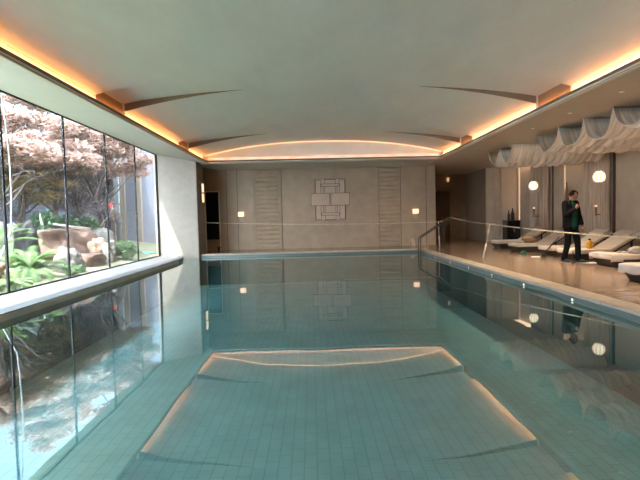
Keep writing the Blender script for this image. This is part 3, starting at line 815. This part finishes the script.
# ------------------------------------------------------------------ the man
def person_frame(loc, ang, sc):
    f = Vector((math.cos(ang), math.sin(ang), 0)); l = Vector((-math.sin(ang), math.cos(ang), 0))
    return lambda a, bb, c: (f * a + l * bb + Vector((0, 0, c))) * sc
def head(m, P, c, sc, nod, yaw=0):
    # skull, jaw, nose, ears, brow in one blob; c is the head centre in person space
    def q(a, b_, z):
        ca, sa = math.cos(nod), math.sin(nod)
        a, z = a * ca + z * sa, -a * sa + z * ca
        cy, sy = math.cos(yaw), math.sin(yaw)
        return P(c[0] + a * cy - b_ * sy, c[1] + a * sy + b_ * cy, c[2] + z)
    m.sphere(q(-.012, 0, .025), .088 * sc, 16, 12); m.sphere(q(.012, 0, .0), .080 * sc, 16, 12)
    m.cap(q(.045, 0, -.045), .048 * sc, q(.055, 0, -.075), .036 * sc)
    m.cap(q(.085, 0, .012), .010 * sc, q(.104, 0, -.022), .014 * sc)
    for s_ in (-1, 1):
        m.sphere(q(.0, s_ * .085, .0), .018 * sc, 10, 8); m.sphere(q(.0, s_ * .087, -.018), .013 * sc, 10, 8)
        m.sphere(q(.070, s_ * .032, .028), .016 * sc, 10, 8)
    m.cap(q(.083, -.02, -.050), .009 * sc, q(.083, .02, -.050), .009 * sc)
    return q
def hand(m, P, wrist, dirv, palm_n, sc, curl=.6):
    d = Vector(dirv).normalized(); n = Vector(palm_n).normalized(); n = (n - d * n.dot(d)).normalized(); s_ = d.cross(n)
    W = Vector(wrist)
    def q(v): return P(*v)
    m.cap(q(W), .026 * sc, q(W + d * .05), .030 * sc)
    for k in (-1.4, -.5, .4, 1.3):
        m.cap(q(W + d * .03 + s_ * .012 * k), .017 * sc, q(W + d * .085 + s_ * .0165 * k), .013 * sc, 10)
    for k, L in zip((-1.5, -.5, .5, 1.5), (.062, .078, .083, .072)):
        a = W + d * .088 + s_ * .0185 * k
        e1 = a + (d * math.cos(curl * .5) + n * math.sin(curl * .5)) * L * .45
        e2 = e1 + (d * math.cos(curl * 1.5) + n * math.sin(curl * 1.5)) * L * .32
        e3 = e2 + (d * math.cos(curl * 2.2) + n * math.sin(curl * 2.2)) * L * .25
        m.cap(q(a), .0098 * sc, q(e1), .0092 * sc, 8); m.cap(q(e1), .0092 * sc, q(e2), .0085 * sc, 8); m.cap(q(e2), .0085 * sc, q(e3), .0075 * sc, 8)
    t0 = W + d * .03 + s_ * .026; t1 = t0 + d * .035 + s_ * .022 + n * .012; t2 = t1 + d * .032 + n * .014
    m.cap(q(t0), .015 * sc, q(t1), .012 * sc, 8); m.cap(q(t1), .012 * sc, q(t2), .009 * sc, 8)

SC = .965
P = person_frame((0, 0, 0), math.radians(-64), SC)
man = empty('person', (5.90, 10.85, DK), label='standing person in a black jacket and green shirt with a hand raised to the chin', cat='person')
J = dict(hipR=(-.01, -.09, .92), hipL=(.01, .09, .92), kneR=(.01, -.095, .50), kneL=(.11, .10, .50), ankR=(-.10, -.10, .09), ankL=(.12, .12, .09),
         pel=(0, 0, .96), wai=(.0, 0, 1.10), che=(.005, 0, 1.30), nec=(.005, 0, 1.46), hea=(.075, 0, 1.585),
         shR=(0, -.185, 1.40), shL=(0, .185, 1.40), elR=(.06, -.27, 1.13), elL=(.03, .25, 1.12), wrR=(.20, -.10, 1.27), wrL=(.16, .20, .89))
# body (skin): one continuous surface
b = MB()
def seg(m, a, r0, c, r1): m.cap(P(*J[a]), r0 * SC, P(*J[c]), r1 * SC)
for sd in 'RL':
    seg(b, 'hip' + sd, .075, 'kne' + sd, .052); seg(b, 'kne' + sd, .052, 'ank' + sd, .036)
    seg(b, 'sh' + sd, .052, 'el' + sd, .040); seg(b, 'el' + sd, .040, 'wr' + sd, .027)
    a = Vector(J['ank' + sd]); b.cap(P(a.x - .03, a.y, .045), .035 * SC, P(a.x + .12, a.y, .035), .028 * SC)
    seg(b, 'che', .10, 'sh' + sd, .055); seg(b, 'pel', .10, 'hip' + sd, .08)
seg(b, 'pel', .115, 'wai', .105); seg(b, 'wai', .105, 'che', .12); seg(b, 'che', .11, 'nec', .055); 
b.cap(P(.005, 0, 1.44), .056 * SC, P(.05, 0, 1.54), .052 * SC)
NOD = math.radians(34)
Q = head(b, P, J['hea'], SC, NOD, math.radians(50))
hand(b, P, J['wrR'], (.25, .55, .62), (-.8, .3, .2), SC, .9)
hand(b, P, J['wrL'], (.30, -.05, -.95), (0, -1, 0), SC, .6)
b.build('body', 'skin', man, voxel=.0072, sm=3)
# eyes and mouth
for s_ in (-1, 1):
    m = MB(); m.sphere(Q(.081, s_ * .032, .016), .0085 * SC, 10, 8); m.build('eye', 'black', man, smooth=True)
# hair
m = MB()
for a_, b_, z_, r_ in ((-.026, 0, .040, .080), (.012, 0, .062, .060), (-.046, 0, .002, .062), (-.035, .040, .02, .052), (-.035, -.040, .02, .052)):
    m.sphere(Q(a_, b_, z_), r_ * SC, 16, 12)
m.build('hair', 'hair', man, voxel=.010, sm=3)
# trousers
m = MB()
for sd in 'RL':
    m.cap(P(*J['hip' + sd]), .098 * SC, P(*J['kne' + sd]), .072 * SC); m.cap(P(*J['kne' + sd]), .072 * SC, P(J['ank' + sd][0], J['ank' + sd][1], .085), .062 * SC)
m.cap(P(0, -.05, .95), .118 * SC, P(0, .05, .95), .118 * SC); m.cap(P(0, 0, .95), .13 * SC, P(0, 0, 1.04), .125 * SC)
m.build('trousers', 'trousers', man, voxel=.012, sm=5)
# shirt
m = MB(); m.cap(P(.03, 0, .90), .128 * SC, P(.03, 0, 1.10), .130 * SC); m.cap(P(.03, 0, 1.10), .130 * SC, P(.03, 0, 1.32), .130 * SC)
m.cap(P(.01, -.12, 1.38), .07 * SC, P(.01, .12, 1.38), .07 * SC); m.cap(P(.0, 0, 1.36), .09 * SC, P(.01, 0, 1.455), .066 * SC)
m.build('shirt', 'shirt', man, voxel=.012, sm=4)
# jacket: back and sides, open at the front
m = MB()
for s_ in (-1, 1):
    m.cap(P(-.015, s_ * .11, .84), .090 * SC, P(-.015, s_ * .11, 1.12), .088 * SC); m.cap(P(-.015, s_ * .11, 1.12), .088 * SC, P(0, s_ * .115, 1.36), .092 * SC)
    m.cap(P(.060, s_ * .128, .84), .056 * SC, P(.085, s_ * .115, 1.28), .050 * SC); m.cap(P(.085, s_ * .115, 1.28), .050 * SC, P(.04, s_ * .075, 1.43), .038 * SC)
    m.cap(P(-.06, s_ * .05, .85), .092 * SC, P(-.045, s_ * .06, 1.34), .10 * SC)
    m.cap(P(0, s_ * .10, 1.40), .068 * SC, P(0, s_ * .19, 1.39), .072 * SC)
for sd in 'RL':
    m.cap(P(*J['sh' + sd]), .080 * SC, P(*J['el' + sd]), .066 * SC)
    e, w_ = Vector(J['el' + sd]), Vector(J['wr' + sd]); m.cap(P(*e), .066 * SC, P(*(e.lerp(w_, .90))), .047 * SC)
m.cap(P(-.05, -.05, 1.44), .042 * SC, P(-.05, .05, 1.44), .042 * SC)
m.cap(P(-.05, -.05, 1.44), .038 * SC, P(.02, -.075, 1.44), .034 * SC); m.cap(P(-.05, .05, 1.44), .038 * SC, P(.02, .075, 1.44), .034 * SC)
m.build('jacket', 'jacket', man, voxel=.012, sm=4)
for sd in 'RL':
    a = Vector(J['ank' + sd])
    m = MB(); m.cap(P(a.x - .04, a.y, .058), .046 * SC, P(a.x + .10, a.y, .050), .040 * SC); m.cap(P(a.x + .10, a.y, .05), .040 * SC, P(a.x + .17, a.y, .042), .030 * SC)
    m.cap(P(a.x - .02, a.y, .05), .046 * SC, P(a.x - .01, a.y, .11), .046 * SC)
    sh = m.build('shoe', 'shoe', man, voxel=.009, sm=3)
    m = MB(); m.cap(P(a.x - .04, a.y, .016), .020 * SC, P(a.x + .17, a.y, .016), .020 * SC)
    for v in m.bm.verts:
        v.co.z = max(0.002, min(.022, v.co.z))
    m.build('sole', 'sole', sh, smooth=False)

# ------------------------------------------------------------------ garden outside
def gz(x, y):
    t = min(1, max(0, (-5.3 - x) / 3.0))
    return .08 + .42 * t * t * (3 - 2 * t) + .05 * noise.noise(Vector((x * .8, y * .8, 0)))
b = MB(); b.grid(lambda u, v: Vector((-5.27 - 12 * u, -4.2 + 28 * v, gz(-5.27 - 12 * u, -4.2 + 28 * v))), 44, 90)
struct(b, 'ground', 'soil', 'mossy garden soil outside the windows', 'ground', smooth=True)
s = empty('garden_fence', (-11.3, 8.6, .5), label='tall dark slate blue board fence behind the trees', cat='fence')
b = MB(); b.box(-.04, .04, -11, 12.0, -.2, 3.0); b.build('board_panel', 'fence', s)
b = MB(); b.box(-.08, .08, -11, 12.0, 3.0, 3.12); b.build('cap_rail', 'fence_cap', s)
for k in range(5):
    b = MB(); b.box(.04, .12, -10 + k * 5.2, -9.88 + k * 5.2, -.2, 3.0); b.build('post', 'fence', s)
s = empty('siding_building', (-16.5, 10, 0), label='tall pale blue building with upright siding beyond the maple trees', cat='building')
b = MB(); b.box(-.3, 0, -16, 55, -.3, 17.5); b.build('wall', 'siding', s)
b = MB(); b.box(-.4, .12, -16.1, 55.1, 17.5, 17.75); b.build('roof_edge', 'facade_tan', s)
s = empty('garden_facade', (-8, 21.0, .3), label='blue grey stone facade with tan pilasters at the end of the garden', cat='building')
b = MB(); b.box(-3.6, 3.4, 0, .3, -.4, 5.2); b.build('wall', 'facade', s)
for x in (-.55, -.12, .58):
    b = MB(); b.box(x - .10, x + .10, -.16, 0, -.4, 4.8); b.build('pilaster', 'facade_tan', s)
b = MB(); b.box(-.44, -.23, -.24, 0, -.4, 4.1); b.build('post', 'facade_cyan', s)
b = MB(); b.box(-.98, -.66, -.05, 0, -.2, 3.8); b.build('dark_window', 'facade_dark', s)
b = MB(); b.box(-3.6, 3.4, -.1, .35, 5.2, 5.35); b.build('coping', 'facade_tan', s)

def leaves(centers, n, size, flat=.5, rnd=None):
    vs, fs = [], []
    r = rnd or random
    for _ in range(n):
        c, R = r.choice(centers)
        while True:
            d = Vector((r.uniform(-1, 1), r.uniform(-1, 1), r.uniform(-1, 1)))
            if d.length < 1: break
        d = d * (.35 + .65 * d.length)
        p = Vector(c) + Vector((d.x * R[0], d.y * R[1], d.z * R[2]))
        a = Vector((r.gauss(0, 1), r.gauss(0, 1), r.gauss(0, flat))).normalized()
        q = a.cross(Vector((r.gauss(0, .6), r.gauss(0, .6), 1))).normalized()
        L = size * r.uniform(.7, 1.4); i = len(vs)
        m_ = a.cross(q) * L * .15
        vs += [p - a * L, p + q * L * .45 + m_, p + a * L, p - q * L * .45 + m_]
        fs += [(i, i + 1, i + 2, i + 3)]
    return vs, fs
def leaf_obj(name, vs, fs, m, parent=None):
    me = bpy.data.meshes.new(name); me.from_pydata([tuple(v) for v in vs], [], fs); me.materials.append(M[m])
    o = bpy.data.objects.new(name, me); COL.objects.link(o)
    if parent: o.parent = parent
    return o
def tree(x, y, h, spread, m, label, nleaf, seed, size=.075, zmin=1.9, bark='bark'):
    r = random.Random(seed); z0 = gz(x, y) - .05
    s = empty('maple_tree', (x, y, z0), label=label, cat='tree', group='maple trees outside the windows')
    trunk = MB(); p = Vector((0, 0, 0)); pts = [p.copy()]
    for k in range(6):
        p = p + Vector((r.uniform(-.16, .16), r.uniform(-.16, .16), h * .42 / 6)); pts.append(p.copy())
    trunk.tube(pts, [.11 - .008 * k for k in range(7)], 10); trunk.build('trunk', bark, s, smooth=True)
    br = MB(); cs = []
    for k in range(16):
        a = 2 * PI * k / 16 + r.uniform(-.3, .3); st = pts[r.choice((3, 4, 5, 6))]
        L = spread * r.uniform(.55, 1.05); e = st + Vector((math.cos(a) * L, math.sin(a) * L, h * r.uniform(.12, .62)))
        q = [st]
        for t in (.25, .5, .75, 1):
            q.append(st.lerp(e, t) + Vector((r.uniform(-.12, .12), r.uniform(-.12, .12), .25 * math.sin(PI * t) + r.uniform(-.06, .06))))
        br.tube(q, [.04, .032, .024, .016, .008], 6)
        for t in (2, 3, 4):
            c = q[t] + Vector((r.uniform(-.2, .2), r.uniform(-.2, .2), r.uniform(-.05, .15)))
            c.z = max(c.z, zmin)
            cs.append((c, (r.uniform(.4, .75), r.uniform(.4, .75), r.uniform(.16, .30))))
            w2 = q[t] + Vector((r.uniform(-.6, .6), r.uniform(-.6, .6), r.uniform(-.1, .35)))
            br.tube([q[t], q[t].lerp(w2, .5) + Vector((0, 0, .06)), w2], [.014, .010, .005], 5)
    br.build('branches', 'bark_pale', s, smooth=True)
    vs, fs = leaves(cs, nleaf, size, .35, r)
    leaf_obj('foliage', vs, fs, m, s)
    return s
tree(-8.9, 13.6, 5.2, 2.3, 'maple', 'pink leaved maple tree nearest the camera, above the pale boulder', 20000, 1, .075, zmin=2.7)
tree(-8.9, 16.6, 5.4, 2.3, 'maple', 'pink leaved maple tree outside behind the flat stone slab', 22000, 2, .075, zmin=2.7)
tree(-8.0, 18.7, 5.3, 2.4, 'maple', 'pink leaved maple tree above the gardener, by the stone facade', 24000, 3, .075, zmin=2.9)
tree(-9.1, 19.3, 3.8, 1.5, 'maple_dark', 'low dusky purple maple tree in front of the fence', 8500, 4, .07, zmin=1.1)
tree(-9.7, 15.6, 3.6, 1.5, 'maple_gold', 'low golden brown maple tree in front of the fence', 4500, 5, .07, zmin=1.6)

def frond_plant(x, y, n, L, name, label, m='fern', seed=1, cat='fern', up=.75, leaflet=.16):
    r = random.Random(seed); z0 = gz(x, y)
    s = empty(name, (x, y, z0), label=label, cat=cat)
    vs, fs = [], []
    st = MB()
    for k in range(n):
        a = 2 * PI * k / n + r.uniform(-.25, .25); e = up * r.uniform(.55, 1.35); ll = L * r.uniform(.7, 1.1)
        p = Vector((0, 0, .05)); pts = [p.copy()]; el = e
        for j in range(10):
            d = Vector((math.cos(a) * math.cos(el), math.sin(a) * math.cos(el), math.sin(el)))
            p = p + d * ll / 10; pts.append(p.copy()); el -= .16
            side = Vector((-math.sin(a), math.cos(a), 0))
            w = leaflet * math.sin(PI * (j + 1.2) / 12) + .02
            for sg in (-1, 1):
                for q in (0, .33, .67):
                    o = pts[-2].lerp(p, q); tip = o + side * sg * w + d * w * .45 - Vector((0, 0, w * .25))
                    i = len(vs); nb = d * .013
                    vs += [o - nb, o + nb, tip]; fs.append((i, i + 1, i + 2))
        st.tube(pts, [.006] * 5 + [.004] * 6, 5)
    st.build('stalks', m, s); leaf_obj('fronds', vs, fs, m, s)
    b = MB(); b.lathe([(.10, -.1), (.09, .06), (.03, .12)], n=12); b.build('crown', 'bark', s, smooth=True)
frond_plant(-6.0, 10.25, 44, .95, 'fern', 'big bright green fern behind the nearest whole window pane', seed=2, leaflet=.12, up=1.05)
frond_plant(-5.6, 8.95, 22, .55, 'fern', 'smaller bright fern low beside the leftmost mullion', seed=3, leaflet=.10)
frond_plant(-7.35, 11.05, 28, 1.45, 'palm_shrub', 'feathery palm like shrub above the grey rock at the left', seed=6, cat='shrub', up=1.15)
frond_plant(-8.35, 18.2, 24, .85, 'palm_shrub', 'spiky dark green shrub left of the gardener', m='shrub', seed=8, cat='shrub', up=1.2)
def shrub(x, y, w, h, m, label, n, seed, size=.055):
    r = random.Random(seed); z0 = gz(x, y)
    s = empty('leafy_shrub', (x, y, z0), label=label, cat='shrub')
    cs = []
    for k in range(14):
        cs.append((Vector((r.uniform(-w, w) * .7, r.uniform(-w, w) * .7, h * r.uniform(.25, .85))), (w * .45, w * .45, h * .28)))
    b = MB()
    for c, _ in cs: b.tube([(0, 0, 0), Vector(c) * .5 + Vector((0, 0, .05)), c], [.014, .01, .005], 5)
    b.build('stems', 'bark', s)
    vs, fs = leaves(cs, n, size, .7, r); leaf_obj('foliage', vs, fs, m, s)
shrub(-8.3, 15.0, .70, 1.15, 'shrub', 'dark green shrub behind the left half of the flat stone slab', 2600, 1, .075)
shrub(-8.2, 16.6, .70, 1.10, 'shrub', 'dark green shrub behind the right half of the flat stone slab', 2600, 2, .075)
shrub(-5.85, 15.0, .45, .52, 'shrub_light', 'light green shrub by the boulders below the gardener', 1700, 3)
shrub(-6.5, 16.2, .40, .42, 'shrub_light', 'light green shrub farther back, at the feet of the gardener', 1300, 4)
o = MB().grid(lambda u, v: Vector((-6.35 + .75 * u, 17.2 + .5 * v, gz(-6.35 + .75 * u, 17.2 + .5 * v) + .03 + .03 * math.sin(9 * u + 4 * v))), 16, 10).build('turquoise_tarp', 'turquoise', smooth=True, solid=.01)
tag(o, 'small turquoise tarp on the garden ground right of the gardener', 'tarp')
shrub(-5.5, 11.0, .22, .22, 'shrub_light', 'small low green plant at the foot of the big fern', 700, 5, .045)
shrub(-6.5, 8.3, .45, .50, 'shrub_light', 'light green shrub at the leftmost edge of the garden', 1500, 6)

def rock(c, r, m, label, seed, name='boulder', flat_top=None):
    b = MB(); bmesh.ops.create_icosphere(b.bm, subdivisions=4, radius=1)
    for v in b.bm.verts:
        d = v.co.normalized()
        n = noise.noise(d * 1.4 + Vector((seed * 3.1, 0, 0))) * .45 + noise.noise(d * 3.5 + Vector((0, seed * 2.3, 0))) * .18 + noise.noise(d * 7 + Vector((0, 0, seed))) * .13
        p = d * (1 + n)
        if flat_top is not None: p.z = min(p.z, flat_top + .05 * noise.noise(d * 4))
        v.co = Vector((p.x * r[0], p.y * r[1], p.z * r[2]))
    o = b.build(name, m, smooth=True); o.location = (c[0], c[1], gz(c[0], c[1]) + r[2] * c[2])
    return tag(o, label, 'rock')
rock((-6.75, 11.45, .42), (.27, .30, .68), 'rock_dark', 'dark upright rock rising behind the big fern', 1)
rock((-8.1, 12.7, .40), (.55, .6, .60), 'rock', 'pale sunlit boulder at the left, behind the dark rock', 2)
rock((-5.85, 11.6, .45), (.30, .36, .40), 'rock', 'rounded grey boulder beside the second mullion', 3)
rock((-7.0, 13.9, .30), (.55, 1.55, .85), 'rock_red', 'wide flat topped reddish stone slab in the garden middle', 4, 'stone_slab', .62)
rock((-6.15, 13.1, .15), (.42, .62, .36), 'rock_red', 'low flat reddish stone in front of the orange boulder', 5, 'stone_slab', .6)
rock((-6.35, 14.2, .55), (.36, .36, .36), 'rock_orange', 'bright orange boulder left of the third mullion', 6)
rock((-5.95, 14.15, .45), (.18, .24, .40), 'rock', 'pale upright rock just left of the third mullion', 7)
rock((-7.3, 16.5, .35), (.45, .5, .50), 'rock', 'pale boulder at the feet of the gardener', 8)
rock((-6.5, 9.45, .3), (.40, .40, .33), 'rock_orange', 'small orange boulder low behind the leftmost mullion', 9)
o = MB().tube([(-7.25, 13.6, 1.26), (-7.0, 14.2, 1.16), (-6.75, 14.8, 1.10)], [.03, .038, .028], 10).build('bleached_log', 'log', smooth=True)
tag(o, 'pale bleached log lying on the flat stone slab', 'log')
o = MB().tube([(-8.0, 14.4, .5), (-8.03, 14.45, 1.25), (-8.12, 14.5, 1.62)], [.07, .05, .015], 8).build('driftwood_stump', 'log', smooth=True)
tag(o, 'pale pointed stump between the dark rock and the dark shrub', 'stump')
# tube standing in for a reflection streak in the nearest window
pts = []
for k in range(25):
    t = k / 24; pts.append((-5.6, 8.95 + .16 * math.sin(t * 2.6), 3.75 - 2.6 * t))
for k in range(1, 10):
    t = k / 9; pts.append((-5.6 - .15 * t, 9.03 - .40 * t, 1.15 - .92 * t))
o = MB().tube(pts, .014, 8).build('reflection_streak', 'reflection', smooth=True); tag(o, 'thin white tube standing in for a reflection in the leftmost window', 'reflection')

# gardener
gx, gy = -7.2, 18.1
SCG = .97
P = person_frame((0, 0, 0), math.radians(200), SCG)
g = empty('person', (gx, gy, gz(gx, gy) + .0), label='person outside in a red cap and grey work clothes, stooping over a tool', cat='person')
J = dict(hipR=(-.02, -.09, .90), hipL=(-.02, .09, .90), kneR=(.04, -.10, .48), kneL=(.02, .11, .48), ankR=(-.04, -.11, .09), ankL=(.02, .13, .09),
         pel=(-.02, 0, .93), wai=(.03, 0, 1.07), che=(.12, 0, 1.26), nec=(.19, 0, 1.41), hea=(.28, 0, 1.52),
         shR=(.16, -.18, 1.35), shL=(.16, .18, 1.35), elR=(.27, -.24, 1.09), elL=(.30, .22, 1.10), wrR=(.48, -.08, 1.00), wrL=(.50, .08, .92))
b = MB()
for sd in 'RL':
    seg2 = lambda a, r0, c, r1: b.cap(P(*J[a]), r0 * SCG, P(*J[c]), r1 * SCG)
    seg2('hip' + sd, .075, 'kne' + sd, .052); seg2('kne' + sd, .052, 'ank' + sd, .036)
    seg2('sh' + sd, .052, 'el' + sd, .040); seg2('el' + sd, .040, 'wr' + sd, .027); seg2('che', .1, 'sh' + sd, .055); seg2('pel', .1, 'hip' + sd, .08)
    a = Vector(J['ank' + sd]); b.cap(P(a.x - .03, a.y, .045), .035, P(a.x + .12, a.y, .035), .028)
b.cap(P(*J['pel']), .115, P(*J['wai']), .105); b.cap(P(*J['wai']), .105, P(*J['che']), .12); b.cap(P(*J['che']), .11, P(*J['nec']), .055)
b.cap(P(.18, 0, 1.39), .055, P(.24, 0, 1.47), .05)
Q = head(b, P, J['hea'], SCG, math.radians(30))
hand(b, P, J['wrR'], (.5, .3, -.6), (0, .9, -.2), SCG, 1.0); hand(b, P, J['wrL'], (.5, -.3, -.6), (0, -.9, -.2), SCG, 1.0)
b.build('body', 'skin', g, voxel=.0085, sm=3)
m = MB(); m.sphere(Q(-.012, 0, .045), .096, 16, 12); m.cap(Q(.05, 0, .04), .055, Q(.115, 0, .028), .03)
m.build('cap', 'red', g, voxel=.010, sm=2)
m = MB()
for sd in 'RL':
    m.cap(P(*J['hip' + sd]), .105, P(*J['kne' + sd]), .085); m.cap(P(*J['kne' + sd]), .085, P(*J['ank' + sd]), .07)
    m.cap(P(*J['sh' + sd]), .082, P(*J['el' + sd]), .068); m.cap(P(*J['el' + sd]), .066, P(*Vector(J['el' + sd]).lerp(Vector(J['wr' + sd]), .9)), .045)
    m.cap(P(*J['che']), .12, P(*J['sh' + sd]), .08)
m.cap(P(-.02, 0, .88), .14, P(.03, 0, 1.07), .135); m.cap(P(.03, 0, 1.07), .135, P(.12, 0, 1.28), .145)
m.build('work_clothes', 'overalls', g, voxel=.014, sm=4)
m = MB(); m.cap(P(.14, 0, 1.10), .09, P(.22, 0, 1.27), .09); m.cap(P(.15, 0, 1.33), .06, P(.205, 0, 1.40), .062); m.build('shirt', 'vest', g, voxel=.014, sm=3)
for sd in 'RL':
    a = Vector(J['ank' + sd]); m = MB(); m.cap(P(a.x - .04, a.y, .05), .05, P(a.x + .13, a.y, .045), .042); m.build('boot', 'shoe', g, voxel=.012, sm=2)
s = empty('garden_rake', (gx, gy, gz(gx, gy)), label='long handled pale tool held by the gardener in the red cap', cat='garden tool')
b = MB(); b.tube([P(.40, -.10, 1.12), P(.56, .0, .92), P(1.05, .35, .30), P(1.25, .5, .05)], .016, 8); b.build('handle', 'log', s, smooth=True)
b = MB(); b.box(-.16, .16, -.02, .02, -.02, .02); 
for k in range(8): b.tube([(-.15 + k * .043, 0, 0), (-.15 + k * .043, .05, -.07)], .006, 5)
b.bm.transform(Matrix.Translation(P(1.25, .5, .09))); b.build('rake_head', 'steel', s)

# ------------------------------------------------------------------ daylight
sun = bpy.data.lights.new('sun', 'SUN'); sun.energy = 8; sun.angle = .009; sun.color = (1, .96, .90)
so = bpy.data.objects.new('sun', sun); COL.objects.link(so)
so.rotation_euler = Vector((.36, .27, -.93)).normalized().to_track_quat('-Z', 'Y').to_euler()
wd = bpy.data.worlds.new('world'); S.world = wd; wd.use_nodes = True
bg = wd.node_tree.nodes['Background']; bg.inputs[0].default_value = (.76, .90, 1, 1); bg.inputs[1].default_value = 13

S.view_settings.view_transform = 'Standard'; S.view_settings.look = 'None'; S.view_settings.gamma = 1; S.view_settings.exposure = 1.42
S.view_settings.use_curve_mapping = False
S.cycles.use_denoising = True
S.cycles.max_bounces = 10; S.cycles.diffuse_bounces = 5; S.cycles.transparent_max_bounces = 16
S.cycles.sample_clamp_indirect = 6
S.cycles.caustics_reflective = False; S.cycles.caustics_refractive = False
